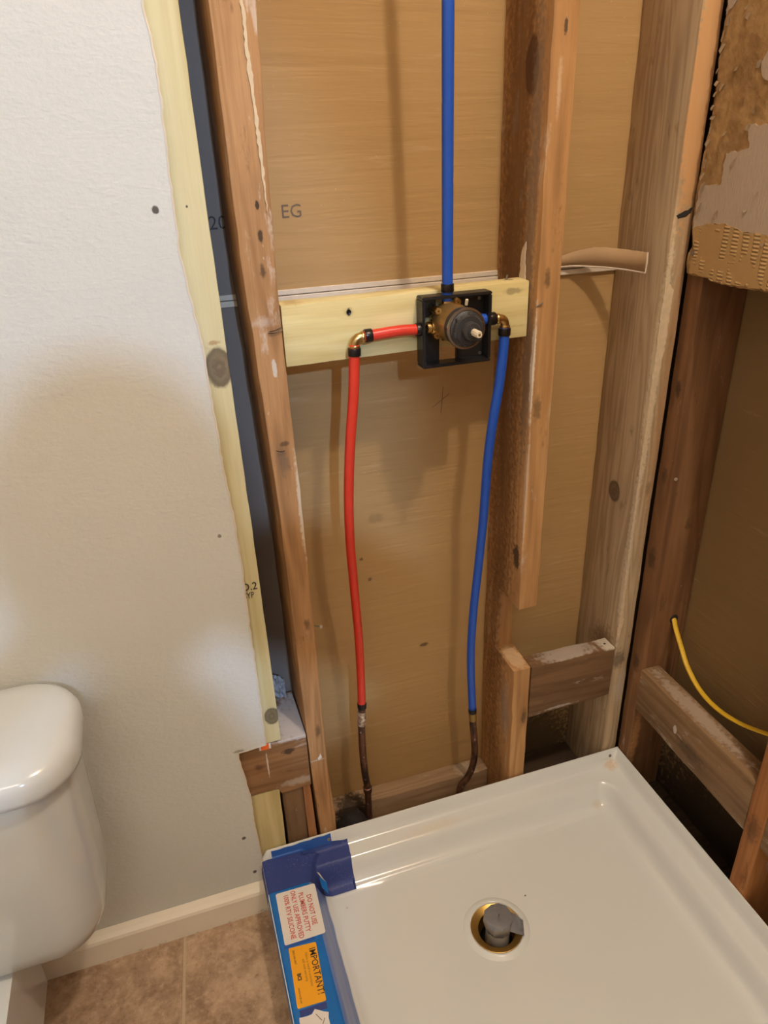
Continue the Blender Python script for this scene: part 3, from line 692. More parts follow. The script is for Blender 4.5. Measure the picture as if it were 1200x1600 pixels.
timber('wood_strip', board('z', 0, 0, [S(0.0, -0.0505, -0.032, 0.003, 0.11), S(0.271, -0.051, -0.0365, 0.003, 0.11)], 15, .0005, r=.001), M['cripple_strip'],
       'narrow orange-brown strip squeezed between short dark stud and full stud', 'strip')
timber('sole_plate', board('x', 0, 0, [S(0.010, 0.100, 0.137, 0.0, 0.0695), S(0.382, 0.097, 0.137, 0.0, 0.0665)], 16, .001, r=.002), M['plate'],
       'dusty floor plate behind the foot of the copper stubs', 'plate')
timber('sole_plate', board('x', 0, 0, [S(0.4225, 0.012, 0.137, 0.0, 0.038), S(0.606, 0.012, 0.137, 0.0, 0.038)], 17, .001, r=.002), M['plate_dark'],
       'dark floor plate in the corner bay behind the pan', 'plate')
timber('sole_plate', board('y', 0, 0, [S(-0.346, 0.655, 0.737, 0.0, 0.038), S(-0.039, 0.655, 0.737, 0.0, 0.038)], 18, .001, r=.002), M['plate_dark'],
       'dark floor plate under the long right-wall brace', 'plate')
# dark debris at the foot of the hot stub
bm = bmesh.new(); bmesh.ops.create_icosphere(bm, subdivisions=3, radius=1)
for v in bm.verts:
    k = 1 + .35*noise.noise(v.co*2.2) + .15*noise.noise(v.co*6)
    v.co = Vector((0.050 + v.co.x*0.034*k, 0.055 + v.co.y*0.034*k, max(0.0, 0.045 + v.co.z*0.052*k)))
link('debris_clump', bm_mesh(bm), None, M['debris'], 'black crusty lump of old putty by the foot of the hot stub', 'debris', smooth=True)
bm = bmesh.new(); bmesh.ops.create_grid(bm, x_segments=9, y_segments=9, size=1)  # pale sheet painted in place of cool light reaching the gap
for v in bm.verts:
    x, y = v.co.x, v.co.y
    v.co = Vector((-0.060 + x*0.012, 0.112 + .010*noise.noise(Vector((x*2, y*2, 3))), 0.426 + y*0.026 - x*.010))
bmesh.ops.solidify(bm, geom=bm.faces[:], thickness=.001)
link('paper_or_lit_patch', bm_mesh(bm), None, M['lit_patch'], 'pale crumpled sheet standing for the patch of cool light above the sawn block', 'paper')

# pale pine block holding the valve
blk = timber('blocking_board', board('x', 0, 0, [S(0.001, 0.0235, 0.0615, 1.064, 1.1495), S(0.19, 0.0235, 0.0615, 1.0655, 1.150), S(0.381, 0.0235, 0.0615, 1.067, 1.151)], 20, .0005, r=.0012),
       M['pine_block'], 'pale pine block carrying the shower valve between two old studs', 'block')
link('screw', lathe([(0.0004, 0), (0.0035, 0.0), (0.0035, .0012), (.0012, .0006), (.0004, .0006)], (0.097, 0.0232, 1.132), (0, -1, 0), 14), blk, M['crimp'])
link('nail', tube([(0.356, 0.05, 1.150), (0.357, 0.049, 1.158)], 0.0016, 8, 2), blk, M['nail'])
# curling paper tape by the corner
path = catmull([(0.424, 0.1335, 1.1445), (0.47, 0.1320, 1.1465), (0.510, 0.126, 1.149), (0.545, 0.108, 1.148), (0.574, 0.080, 1.146), (0.590, 0.052, 1.144), (0.594, 0.034, 1.144)], 8)
v_, f_ = [], []
for i, p in enumerate(path):
    u = i/(len(path)-1); hh = 0.005 + 0.026*min(1, max(0, (u - .05)*2.2))
    e = .0012*noise.noise(Vector((u*20, 0, 0)))
    v_ += [(p.x, p.y, p.z + e), (p.x - .001, p.y - .0012, p.z + hh*.5), (p.x, p.y, p.z + hh + e)]
for i in range(len(path)-1):
    f_ += [(i*3, i*3+1, (i+1)*3+1, (i+1)*3), (i*3+1, i*3+2, (i+1)*3+2, (i+1)*3+1)]
me = mesh_from(v_, f_); bm = bmesh.new(); bm.from_mesh(me); bmesh.ops.solidify(bm, geom=bm.faces[:], thickness=.0012)
rb = link('paper_ribbon', bm_mesh(bm), None, M['ribbon'], 'brown paper ribbon peeling off the sheet joint beside the corner stud', 'paper', smooth=True)
link('torn_rim', tube([(p.x, p.y - .0006, p.z) for p in path], 0.0016, 8, 1, True, False), rb, M['strip_white'])
link('torn_rim', tube([path[-1] + Vector((0, -.0004, 0)), path[-1] + Vector((0.0006, -.001, .015)), path[-1] + Vector((0, -.0004, .031))], 0.0012, 8, 2), rb, M['strip_white'])

# ------------------------------------------------------------------ shower valve
vx, vz = 0.2440, 1.1085
valve = empty('shower_valve', (vx, 0.0235, 1.045), 'brass shower valve in a square black mounting bracket on the pale block', 'valve')
def part(name, me, mat, parent=valve, smooth=True, ang=35):
    o = link(name, me, parent, mat)
    return sharp_smooth(o, ang) if smooth else o
bx0, bx1, bz0, bz1, by0, by1 = 0.1985, 0.3075, 1.0435, 1.1465, -0.004, 0.0215
bm = bmesh.new()
w = 0.0045
box_bm(bm, bx0, bx1, by0, by1, bz1 - w, bz1); box_bm(bm, bx0, bx1, by0, by1, bz0, bz0 + w)
box_bm(bm, bx0, bx0 + w, by0, by1, bz0 + w*.98, bz1 - w*.98); box_bm(bm, bx1 - w, bx1, by0, by1, bz0 + w*.98, bz1 - w*.98)
bmesh.ops.bevel(bm, geom=bm.edges[:], offset=.0012, segments=2, affect='EDGES')
br = part('mounting_bracket', bm_mesh(bm), M['black_plastic'])
def pad(x0, x1, z0, z1, notch):
    pts = []
    cx, cz = vx, vz; R = 0.036
    corners = [(x0, z0), (x1, z0), (x1, z1), (x0, z1)]
    # round the corner that looks at the valve axis
    k = min(range(4), key=lambda i: (corners[i][0]-cx)**2 + (corners[i][1]-cz)**2)
    for i, cpt in enumerate(corners):
        if i != k: pts.append(cpt); continue
        prev = Vector(corners[i-1]); nxt = Vector(corners[(i+1) % 4]); c0 = Vector(cpt)
        a = c0 + (prev - c0).normalized()*notch; b = c0 + (nxt - c0).normalized()*notch
        for s in range(6):
            u = s/5; pts.append(tuple(a.lerp(c0, u*.25).lerp(c0.lerp(b, 1 - (1-u)*.25), u)))
    return slab(pts, 'y', 0.0165, 0.0215)
for p in ((bx0+.003, vx-.017, vz+.006, bz1-.003), (vx+.013, bx1-.003, vz+.004, bz1-.003), (bx0+.003, vx-.012, bz0+.003, vz-.012), (vx+.016, bx1-.003, bz0+.003, vz-.004)):
    part('bracket_pad', pad(*p, 0.012), M['black_plastic'], br, ang=20)
for sx, sz in ((bx0+.008, bz0+.008), (bx0+.008, bz1-.01), (bx1-.009, bz0+.009), (bx1-.012, bz1-.012)):
    part('bracket_screw', lathe([(0.0004, 0), (0.0026, 0), (0.0026, .0016), (.0004, .0018)], (sx, 0.0165, sz), (0, -1, 0), 12), M['nail'], br)
ax = Vector((0.0, -1, 0.0))
body = part('valve_body', lathe([(0.004, -.006), (0.024, -.006), (0.0265, -.002), (0.0265, .004), (0.0275, .005), (0.0275, .020), (0.0265, .022), (0.0265, .046), (0.0255, .049), (0.004, .049)],
       (vx, 0.010, vz), ax, 48), M['brass_dull'])
part('lock_nut', lathe([(0.020, .040), (0.0275, .041), (0.0278, .046), (0.0278, .052), (0.0262, .053), (.02, .053)], (vx + .001, 0.003, vz), ax, 48), M['dark_cap'])
part('steel_ring', lathe([(0.0262, .053), (0.0285, .0532), (0.0290, .0550), (0.0285, .0568), (0.0255, .0572), (.0245, .0560), (.0245, .0540)], (vx + .001, 0.003, vz), ax, 56), M['steel'])
cap = part('cartridge_cap', lathe([(0.0248, .054), (0.0248, .0575), (0.0225, .0590), (0.0215, .0595), (0.0210, .0655), (0.0195, .0675), (0.004, .0675)], (vx + .001, 0.003, vz), ax, 48), M['dark_cap'])
for k in range(6):
    a = k*math.pi/3 + .3
    part('cap_lug', bevel_box(vx + .001 + .019*math.cos(a) - .004, vx + .001 + .019*math.cos(a) + .004, -0.0635, -0.054, vz + .019*math.sin(a) - .004, vz + .019*math.sin(a) + .004, .0012), M['dark_cap'], cap)
part('cartridge_boss', lathe([(0.0125, .066), (0.0125, .076), (0.0115, .0775), (0.007, .0778), (0.007, .080), (.001, .080)], (vx + .001, 0.003, vz), ax, 32), M['dark_cap'], cap)
part('valve_stem', lathe([(0.0045, .078), (0.0052, .080), (0.0052, .095), (0.0042, .0975), (.001, .0975)], (vx + .002, 0.003, vz), ax, 8), M['stem'])
part('stem_slot', lathe([(0.0002, .0974), (0.0018, .0974), (0.0018, .098), (.0002, .0981)], (vx + .002, 0.003, vz), ax, 10), M['brass_dull'])
def port(name, c, d, L, r=.0085, hexr=.0115):
    o = part(name, lathe([(0.004, -.014), (hexr, -.014), (hexr, -.002), (r, -.001), (r, L), (r*.6, L)], c, d, 24), M['brass'])
    return o
port('inlet_port', (0.213, 0.008, 1.101), (-1, 0, 0), .004)
port('inlet_port', (0.268, 0.008, 1.105), (1, 0, 0), .006)
port('outlet_port', (0.2412, 0.008, 1.133), (0, 0, 1), .004)
port('tub_port', (0.2415, 0.008, 1.084), (0, 0, -1), .004)
for dx, dz in ((-.024, .019), (-.026, -.016), (.006, .029)):
    part('body_lug', lathe([(0.001, 0), (0.0055, 0), (0.0055, .024), (.0045, .026), (.001, .026)], (vx + dx, 0.014, vz + dz), ax, 12), M['brass'])
part('set_screw', lathe([(0.0005, 0), (0.0022, 0), (0.0022, .008), (.0005, .009)], (vx + .006, -0.040, vz + .030), (0, -.3, 1), 10), M['stem'])

# ------------------------------------------------------------------ water pipes
def pipe(name, pts, mat, label, r=.0079, sub=8):
    return link(name, tube(pts, r, 20, sub), None, mat, label, 'pipe', smooth=True)
def ring(parent, c, d, r=.0092, L=.011):
    return part('crimp_ring', lathe([(r-.002, -L/2), (r, -L/2), (r+.0004, -L/2+.001), (r+.0004, L/2-.001), (r, L/2), (r-.002, L/2)], c, d, 24), M['crimp'], parent)
p = pipe('water_pipe', [(0.2412, 0.008, 1.135), (0.2410, 0.007, 1.20), (0.2395, 0.004, 1.35), (0.2360, -0.004, 1.55), (0.232, -.01, 1.8), (0.230, -.01, 2.43)], M['blue_pex'],
     'straight blue riser pipe going up from the valve top')
ring(p, (0.2412, 0.0072, 1.1555), (0, 0, 1))
p = pipe('water_pipe', [(0.201, 0.008, 1.100), (0.165, 0.008, 1.1015), (0.112, 0.008, 1.0985)], M['red_pex'], 'short red pipe running level into the valve\'s left side')
ring(p, (0.1195, 0.008, 1.0995), (1, 0, 0.03)); ring(p, (0.1975, 0.008, 1.1), (1, 0, -.02))
p = pipe('water_pipe', [(0.0985, 0.008, 1.089), (0.0965, 0.008, 1.06), (0.0925, 0.008, 1.012), (0.084, 0.012, 0.935), (0.0795, 0.022, 0.850), (0.0795, 0.034, 0.763), (0.0835, 0.044, 0.668),
     (0.0880, 0.052, 0.548), (0.0885, 0.057, 0.455), (0.0875, 0.060, 0.378)], M['red_pex'], 'long bowed red pipe dropping from the brass elbow to the copper stub')
ring(p, (0.0978, 0.008, 1.0785), (0.05, 0, 1))
ring(p, (0.0876, 0.060, 0.3785), (0.02, .02, 1), .0086, .013)
p = pipe('water_pipe', [(0.272, 0.008, 1.105), (0.295, 0.008, 1.105), (0.3185, 0.008, 1.1035)], M['blue_pex'], 'short blue pipe poking out of the valve\'s right side')
ring(p, (0.3130, 0.008, 1.104), (1, 0, 0))
p = pipe('water_pipe', [(0.3350, 0.008, 1.092), (0.3345, 0.008, 1.06), (0.3305, 0.010, 1.00), (0.3240, 0.014, 0.94), (0.3215, 0.024, 0.862), (0.3225, 0.036, 0.752), (0.3200, 0.046, 0.645),
     (0.3155, 0.054, 0.533), (0.3150, 0.058, 0.426), (0.3220, 0.060, 0.295)], M['blue_pex'], 'long bowed blue pipe dropping from the right elbow to the copper stub')
ring(p, (0.3350, 0.008, 1.0825), (0.02, 0, 1))
ring(p, (0.3222, 0.060, 0.291), (-.05, -.02, 1), .0084, .010)
def elbow(c, a, b, label):
    c, a, b = Vector(c), Vector(a), Vector(b)
    pts = [c + a*.017, c + a*.010, c + a*.005 + b*.0012, c + a*.0012 + b*.005, c + b*.010, c + b*.017]
    e = empty('pipe_elbow', c, label, 'fitting')
    part('elbow_body', tube(pts, .0068, 18, 4), M['brass'], e)
    for d in (a, b):
        part('elbow_collar', lathe([(0.005, 0), (0.0079, 0), (0.0083, .001), (0.0083, .003), (0.0079, .004), (0.005, .004)], c + d*.0105, d, 22), M['brass'], e)
    return e
elbow((0.0985, 0.008, 1.0985), (1, 0, 0), (0, 0, -1), 'bright brass elbow joining the two red pipes')
elbow((0.3352, 0.008, 1.1030), (-1, 0, 0), (0, 0, -1), 'brass elbow joining the blue pipes right of the valve')
# copper stubs
c1 = link('copper_stub', tube([(0.0876, 0.060, 0.377), (0.0845, 0.061, 0.325), (0.0840, 0.063, 0.25), (0.0865, 0.066, 0.19), (0.0905, 0.070, 0.150), (0.0910, 0.072, 0.10), (0.091, 0.072, 0.0)], .0072, 18, 6), None, M['copper'],
     'blackened copper stub under the long red pipe', 'pipe', smooth=True)
part('solder_sleeve', lathe([(.006, -.018), (.0082, -.017), (.0088, -.004), (.0086, .012), (.007, .018)], (0.0857, 0.0605, 0.347), (.04, 0, 1), 20), M['solder'], c1)
part('coupling', lathe([(.006, -.008), (.0090, -.007), (.0092, .007), (.007, .008)], (0.0908, 0.0705, 0.140), (-.03, -.1, 1), 20), M['copper'], c1)
c2 = link('copper_stub', tube([(0.3222, 0.060, 0.290), (0.3250, 0.061, 0.25), (0.3290, 0.062, 0.21), (0.3315, 0.063, 0.165), (0.3270, 0.064, 0.125), (0.3160, 0.065, 0.095), (0.300, 0.066, 0.070), (0.296, 0.066, 0.0)], .0074, 18, 6), None, M['copper'],
     'curved tarnished copper stub under the long blue pipe', 'pipe', smooth=True)
part('solder_sleeve', lathe([(.006, -.012), (.0080, -.011), (.0084, .006), (.007, .010)], (0.3232, 0.0602, 0.276), (-.08, 0, 1), 20), M['brass_dull'], c2)
# yellow cable
link('power_cable', tube([(0.7065, -0.030, 0.491), (0.7050, -0.040, 0.4885), (0.703, -0.050, 0.4770), (0.700, -0.075, 0.452), (0.694, -0.110, 0.425), (0.690, -0.155, 0.406), (0.688, -0.205, 0.404), (0.688, -0.262, 0.4185), (0.690, -0.330, 0.450), (0.692, -0.366, 0.466), (0.696, -0.45, 0.485), (0.700, -0.60, 0.500), (0.70, -0.745, 0.515)],
     .004, 12, 8, flat=(.0050, .0030)), None, M['yellow'], 'yellow electrical cable drooping out of a hole in the reddish stud', 'cable', smooth=True)

# ------------------------------------------------------------------ shower pan
PX0, PX1, PY0, PY1 = -0.1485, 0.645, -0.80, -0.0045
DRX, DRY = 0.2405, -0.240
PL = [(0, .1395), (.0035, .1395), (.006, .134), (.012, .112), (.017, .1085), (.043, .106), (.049, .100), (.060, .072), (.068, .064), (.082, .0605)]
PT = [(0, .120), (.004, .1222), (.010, .123), (.074, .1225), (.082, .118), (.098, .078), (.106, .066), (.118, .0605)]
def interp(tab, d):
    if d <= tab[0][0]: return tab[0][1]
    for (a, za), (b, zb) in zip(tab, tab[1:]):
        if d <= b: return za + (zb - za)*(d - a)/(b - a)
    return tab[-1][1]
def pan_z(x, y):
    dr, db, dl, df = PX1 - x, PY1 - y, x - PX0, y - PY0
    R = .085
    def rnd_(d1, d2, cut):   # smooth the inner corner
        if d1 > cut and d2 > cut and d1 < R and d2 < R:
            return max(cut, R - math.hypot(R - d1, R - d2))
        return min(d1, d2)
    dro = min(rnd_(dr, db, .043), rnd_(dr, df, .043))
    z_o = interp(PL, max(0, min(dro, db, df) if min(dr, db, df) > .043 else min(dr, db, df)))
    dlr = dl
    if dl > .07 and dl < .15 and db < .085 and db > .02: dlr = .15 - math.hypot(.15 - dl, max(0, .085 - db)*.8) 
    z_l = interp(PT, max(0, dlr))
    z = max(z_o, z_l)
    if dl < .014: 
        k = dl/.014; z = min(z, .122 + (.1395 - .122)*k*k*(3 - 2*k)) if z > .122 else z
    if z <= .0606:
        r = math.hypot(x - DRX, y - DRY)
        z = .0605 - .012*max(0, 1 - r/.34)
    return z
def lines(a, b, feats, step):
    s = set()
    n = int((b-a)/step)
    for i in range(n+1): s.add(round(a + (b-a)*i/n, 5))
    for f in feats: s.add(round(f, 5))
    out = sorted(s); res = [out[0]]
    for v in out[1:]:
        if v - res[-1] > .0009 or v in [round(f, 5) for f in feats]: res.append(v)
    return res
dsf = [0, .0018, .0035, .006, .009, .012, .0145, .017, .022, .03, .038, .043, .046, .049, .052, .056, .060, .064, .068, .073, .078, .082, .09, .10]
dlf = [0, .002, .004, .007, .010, .014, .03, .05, .070, .074, .078, .082, .086, .09, .094, .098, .102, .106, .112, .118, .13, .15]
xs = lines(PX0, PX1, [PX1 - d for d in dsf] + [PX0 + d for d in dlf] + [DRX + k*.006 for k in range(-10, 11)], .018)
ys = lines(PY0, PY1, [PY1 - d for d in dsf] + [PY0 + d for d in dsf] + [DRY + k*.006 for k in range(-10, 11)], .018)
verts = []; idx = {}
for j, y in enumerate(ys):
    for i, x in enumerate(xs):
        idx[i, j] = len(verts); verts.append((x, y, pan_z(x, y)))
faces = []
for j in range(len(ys)-1):
    for i in range(len(xs)-1):
        cx, cy = (xs[i]+xs[i+1])/2, (ys[j]+ys[j+1])/2
        if math.hypot(cx - DRX, cy - DRY) < .050: continue
        faces.append((idx[i, j], idx[i+1, j], idx[i+1, j+1], idx[i, j+1]))
# outer skirt
loop = [(i, 0) for i in range(len(xs))] + [(len(xs)-1, j) for j in range(1, len(ys))] + [(i, len(ys)-1) for i in range(len(xs)-2, -1, -1)] + [(0, j) for j in range(len(ys)-2, 0, -1)]
base_i = len(verts)
for i, j in loop: verts.append((xs[i], ys[j], 0.0))
L = len(loop)
for k in range(L):
    a, b = loop[k], loop[(k+1) % L]
    faces.append((idx[a], base_i + k, base_i + (k+1) % L, idx[b]))
pan = empty('shower_pan', ((PX0+PX1)/2, (PY0+PY1)/2, 0), 'white acrylic shower pan set into the open corner', 'shower pan')
bmp = bmesh.new(); mp = mesh_from(verts, faces); bmp.from_mesh(mp)
po = link('basin', bm_mesh(bmp), pan, M['acrylic']); sharp_smooth(po, 50)
link('drain_seat', lathe([(.0470, -.012), (.0475, .0035), (.0490, .0052), (.0515, .0055), (.0540, .0048), (.0575, .0022), (.0620, .0006), (.063, -.003)], (DRX, DRY, pan_z(DRX + .055, DRY) - .0008), (0, 0, 1), 64), pan, M['acrylic'], smooth=True)
# flange screws
for x in (-0.015, 0.622):
    s = link('flange_hole', lathe([(0.0003, 0), (0.0022, 0.0002), (0.0036, .0010), (0.0030, .0016), (0.0003, .0012)], (x, PY1 - .0078, .1285), (0, -.93, .36), 14), pan, M['nail'])
# protective film over the threshold, following the pan's own surface
def cover(name, xr, yr, nx, ny, off, mat, parent, edge=None, side=None, fn=None):
    v_, f_ = [], []
    for j in range(ny+1):
        for i in range(nx+1):
            u, w_ = i/nx, j/ny
            x = xr[0] + (xr[1]-xr[0])*u; y = yr[0] + (yr[1]-yr[0])*w_
            if edge: x, y = edge(x, y, u, w_)
            xx = max(x, PX0 + .0005)
            z = pan_z(xx, min(y, PY1 - .0005)) + off
            if x < PX0: z = .122 - (PX0 - x)*14; xx = PX0 - off*1.6 ; z = max(z, .03)
            v_.append((xx, y, z + (fn(u, w_) if fn else 0)))
    for j in range(ny):
        for i in range(nx):
            a = j*(nx+1) + i; f_.append((a, a+1, a+nx+2, a+nx+1))
    return link(name, mesh_from(v_, f_), parent, mat, smooth=True)
film = cover('protective_film', (PX0 - .0035, -0.072), (-0.79, -0.085), 30, 60, .0011, M['film'], pan)
link_thin = cover('film_edge', (-0.0725, -0.0445), (-0.79, -0.080), 16, 60, .0009, M['film_thin'], film,
      edge=lambda x, y, u, w_: (x + .0015*noise.noise(Vector((0, y*30, 0))), y))
# film crease: narrow brighter fold along the slope
tp = cover('masking_tape', (PX0 - .0022, 0.0215), (-0.0860, -0.0145), 60, 24, .0021, M['tape'], pan,
      edge=lambda x, y, u, w_: (x + (.0015*noise.noise(Vector((0, y*60, 5))) if u > .9 else 0) - (.004*(1-w_) if u > .98 else 0), y + .0012*noise.noise(Vector((x*30, 0, 9)))*(1 if w_ > .9 else 0)))
cover('tape_upper_edge', (-0.128, -0.010), (-0.0175, -0.0095), 30, 5, .0026, M['tape_light'], tp,
      edge=lambda x, y, u, w_: (x, y + (.002*noise.noise(Vector((x*40, 0, 1))) if w_ > .5 else 0)))
# loose white corner of film at the inner corner
bm = bmesh.new()
ps = [(-0.050, -0.078, .116), (-0.039, -0.083, .108), (-0.040, -0.102, .096), (-0.050, -0.094, .108)]
bm.faces.new([bm.verts.new(q) for q in ps]); bmesh.ops.subdivide_edges(bm, edges=bm.edges[:], cuts=3, use_grid_fill=True)
for v in bm.verts: v.co.z += .0015*noise.noise(v.co*90)
bmesh.ops.solidify(bm, geom=bm.faces[:], thickness=.0004)
link('film_flap', bm_mesh(bm), film, M['film'])
bm = bmesh.new()
ps = [(-0.0535, -0.070, .1235), (-0.049, -0.072, .121), (-0.041, -0.086, .110), (-0.047, -0.081, .1165)]
bm.faces.new([bm.verts.new(q) for q in ps]); bmesh.ops.solidify(bm, geom=bm.faces[:], thickness=.0004)
link('film_flap', bm_mesh(bm), film, M['label_white'])
# labels
def rounded(pts, r=.004, n=4):
    out = []; m = len(pts)
    for i in range(m):
        p0, p1, p2 = Vector(pts[i-1]), Vector(pts[i]), Vector(pts[(i+1) % m])
        a = p1 + (p0-p1).normalized()*r; b = p1 + (p2-p1).normalized()*r
        for k in range(n+1):
            u = k/n; q = a.lerp(p1, u).lerp(p1.lerp(b, u), u); out.append((q.x, q.y))
    return out
zt = .1238
lw = link('warning_label', slab(rounded([(-0.1355, -0.0905), (-0.0625, -0.0925), (-0.0655, -0.191), (-0.1375, -0.191)], .004), 'z', zt, zt + .0007), film, M['label_white'])
lo = link('warning_label', slab(rounded([(-0.1325, -0.1975), (-0.0855, -0.2015), (-0.0915, -0.3005), (-0.1380, -0.2985)], .003), 'z', zt, zt + .0007), film, M['label_orange'])
ZT = zt + .0011
rv = Vector((-.025, -1, 0)).normalized(); uv = Vector((1, -.025, 0)).normalized()
def ltext(s, x, y, size, mat, par, bold=.0, sq=1.0, align='CENTER'):
    text_mesh(s, size, (x, y, ZT), rv, uv, mat, par, 'lettering', bold, sq, align)
for s, x, sq in (('DO NOT USE', -0.0830, .80), ('PLUMBERS PUTTY', -0.0965, .78), ('ONLY USE APPROVED', -0.1100, .76), ('100% RTV SILICONE', -0.1235, .79)):
    ltext(s, x, -0.141, .0125, M['ink_red'], lw, .0002, sq)
ltext('IMPORTANT!', -0.1005, -0.249, .0158, M['ink_black'], lo, .0001, .86)
ltext('Failure to install in accordance', -0.1085, -0.243, .0062, M['ink_brown'], lo, 0, .75)
ltext('will void warranty.', -0.1150, -0.243, .0062, M['ink_brown'], lo, 0, .85)
ltext('BCI', -0.1275, -0.2505, .0085, M['ink_black'], lo, .0004, .9)
ltext('(866) 646-6467', -0.1275, -0.216, .0050, M['ink_brown'], lo, .0001, .8)
ltext('www.bci-acrylic.com', -0.1310, -0.280, .0048, M['ink_brown'], lo, .0001, .62)
lp = link('torn_label', slab(jag([(-0.1380, -0.3120), (-0.118, -0.3130), (-0.112, -0.3070), (-0.0920, -0.3185), (-0.0960, -0.345), (-0.100, -0.372), (-0.139, -0.372), (-0.1380, -0.3120)], .006, .0012, 4)[:-1], 'z', zt, zt + .0007), film, M['label_white'])
link('label_print', bevel_box(-0.1195, -0.1180, -0.365, -0.330, ZT - .0005, ZT, 0), lp, M['ink_grey'])
for (a, b) in (((-0.112, -0.315), (-0.105, -0.327)), ((-0.105, -0.333), (-0.100, -0.325)), ((-0.130, -0.329), (-0.120, -0.331))):
    link('label_print', tube([(a[0], a[1], ZT - .0003), (b[0], b[1], ZT - .0003)], .0005, 6, 2), lp, M['ink_grey'])
# dark blue tape band between the two labels
cover('tape_band', (-0.139, -0.086), (-0.1965, -0.1905), 6, 3, .0012, M['tape_light'], film)
cover('tape_band', (-0.136, -0.092), (-0.3120, -0.3015), 6, 3, .0012, M['tape'], film)
# drain: brass ring, dark well, stub wrapped in duct tape
dz = pan_z(DRX + .05, DRY)
dr = empty('shower_drain', (DRX, DRY, 0.0), 'brass-ringed drain with a duct-taped pipe stub in the pan', 'drain')
part('brass_ring', lathe([(.0300, -.030), (.0335, -.004), (.0340, -.0025), (.0465, .0032), (.0472, .0030), (.0474, .001), (.0460, -.006)], (DRX, DRY, dz), (0, 0, 1), 64), M['brass_bright'], dr)
part('drain_well', lathe([(.0330, -.004), (.0325, -.045), (.001, -.046)], (DRX, DRY, dz), (0, 0, 1), 40), M['black_plastic'], dr)
sc_ = Vector((DRX + .004, DRY + .002, dz))
part('pipe_stub', lathe([(.0215, -.045), (.0225, -.040), (.0225, -.006), (.0215, .004), (.001, .004)], sc_, (0.02, 0, 1), 40), M['pvc'], dr)
bm = bmesh.new(); n_ = 11; rings = [(.0245, .003), (.0265, .014), (.0268, .024), (.0250, .031), (.0150, .0335), (.001, .0340)]
vs_ = []
for q, (rr, h) in enumerate(rings):
    row = []
    for k in range(n_):
        a = 2*math.pi*k/n_
        fac = 1 + (.16 if q >= 1 else .03)*noise.noise(Vector((math.cos(a)*1.7, math.sin(a)*1.7, q*.5)))
        row.append(bm.verts.new((sc_.x + rr*math.cos(a)*fac*(1.02), sc_.y + rr*math.sin(a)*fac, dz + h + .0045*noise.noise(Vector((math.cos(a)*2, math.sin(a)*2, q)))*(q > 0))))
    vs_.append(row)
for q in range(len(rings)-1):
    for k in range(n_): bm.faces.new((vs_[q][k], vs_[q][(k+1) % n_], vs_[q+1][(k+1) % n_], vs_[q+1][k]))
dt = link('duct_tape', bm_mesh(bm), dr, M['duct']); sharp_smooth(dt, 25)
bm = bmesh.new()
fl_ = [(sc_.x + .012, sc_.y - .024, dz + .014), (sc_.x + .025, sc_.y + .004, dz + .026), (sc_.x + .046, sc_.y - .008, dz + .007), (sc_.x + .034, sc_.y - .036, dz + .007)]
bm.faces.new([bm.verts.new(q) for q in fl_]); bmesh.ops.subdivide_edges(bm, edges=bm.edges[:], cuts=4, use_grid_fill=True)
for v in bm.verts: v.co.z += .003*noise.noise(v.co*55)
bmesh.ops.solidify(bm, geom=bm.faces[:], thickness=.0006)
link('tape_tail', bm_mesh(bm), dt, M['duct'])

# ------------------------------------------------------------------ toilet
TX = -0.600
toilet = empty('toilet', (TX, -0.30, 0), 'white two-piece toilet against the drywall at the left', 'toilet')
def rring(cx, cy, hx, hy, r, z, n=8, skew=0.0):
    out = []
    for (sx, sy, a0) in ((1, 1, 0), (-1, 1, 90), (-1, -1, 180), (1, -1, 270)):
        for k in range(n+1):
            a = math.radians(a0 + 90*k/n)
            out.append(Vector((cx + sx*(hx - r) + r*math.cos(a), cy + sy*(hy - r) + r*math.sin(a), z)))
    return out
def loft(rings, cap0=True, cap1=True):
    n = len(rings[0]); v_ = [p for r_ in rings for p in r_]; f_ = []
    for i in range(len(rings)-1):
        for k in range(n): f_.append((i*n+k, i*n+(k+1) % n, (i+1)*n+(k+1) % n, (i+1)*n+k))
    if cap0: f_.append(tuple(range(n))[::-1])
    if cap1: f_.append(tuple((len(rings)-1)*n+k for k in range(n)))
    me = mesh_from(v_, f_); bm = bmesh.new(); bm.from_mesh(me); return bm_mesh(bm)
def tb_(hx, y0, y1, r, z): return rring(TX, (y0+y1)/2, hx, (y1-y0)/2, r, z, 10)
part('tank', loft([tb_(.158, -.180, -.060, .04, .272), tb_(.182, -.196, -.040, .055, .277), tb_(.199, -.206, -.032, .062, .290), tb_(.209, -.210, -.026, .066, .315), tb_(.214, -.211, -.024, .068, .350),
      tb_(.217, -.212, -.023, .068, .42), tb_(.219, -.212, -.022, .066, .50), tb_(.222, -.212, -.020, .064, .612)]), M['porcelain'], toilet, True, 60)
part('tank_lid', loft([tb_(.226, -.217, -.018, .066, .6120), tb_(.233, -.224, -.017, .072, .6125), tb_(.2375, -.2285, -.017, .076, .616), tb_(.239, -.230, -.017, .077, .624), tb_(.238, -.229, -.018, .077, .642),
      tb_(.232, -.223, -.022, .074, .652), tb_(.220, -.212, -.030, .066, .6575), tb_(.19, -.19, -.05, .05, .6600), tb_(.10, -.15, -.09, .02, .6610)]), M['porcelain'], toilet, True, 60)
lv = part('flush_lever', tube([(TX - .20, -.212, .575), (TX - .20, -.232, .575), (TX - .185, -.236, .574), (TX - .13, -.236, .566)], .006, 12, 5), M['steel'], toilet)
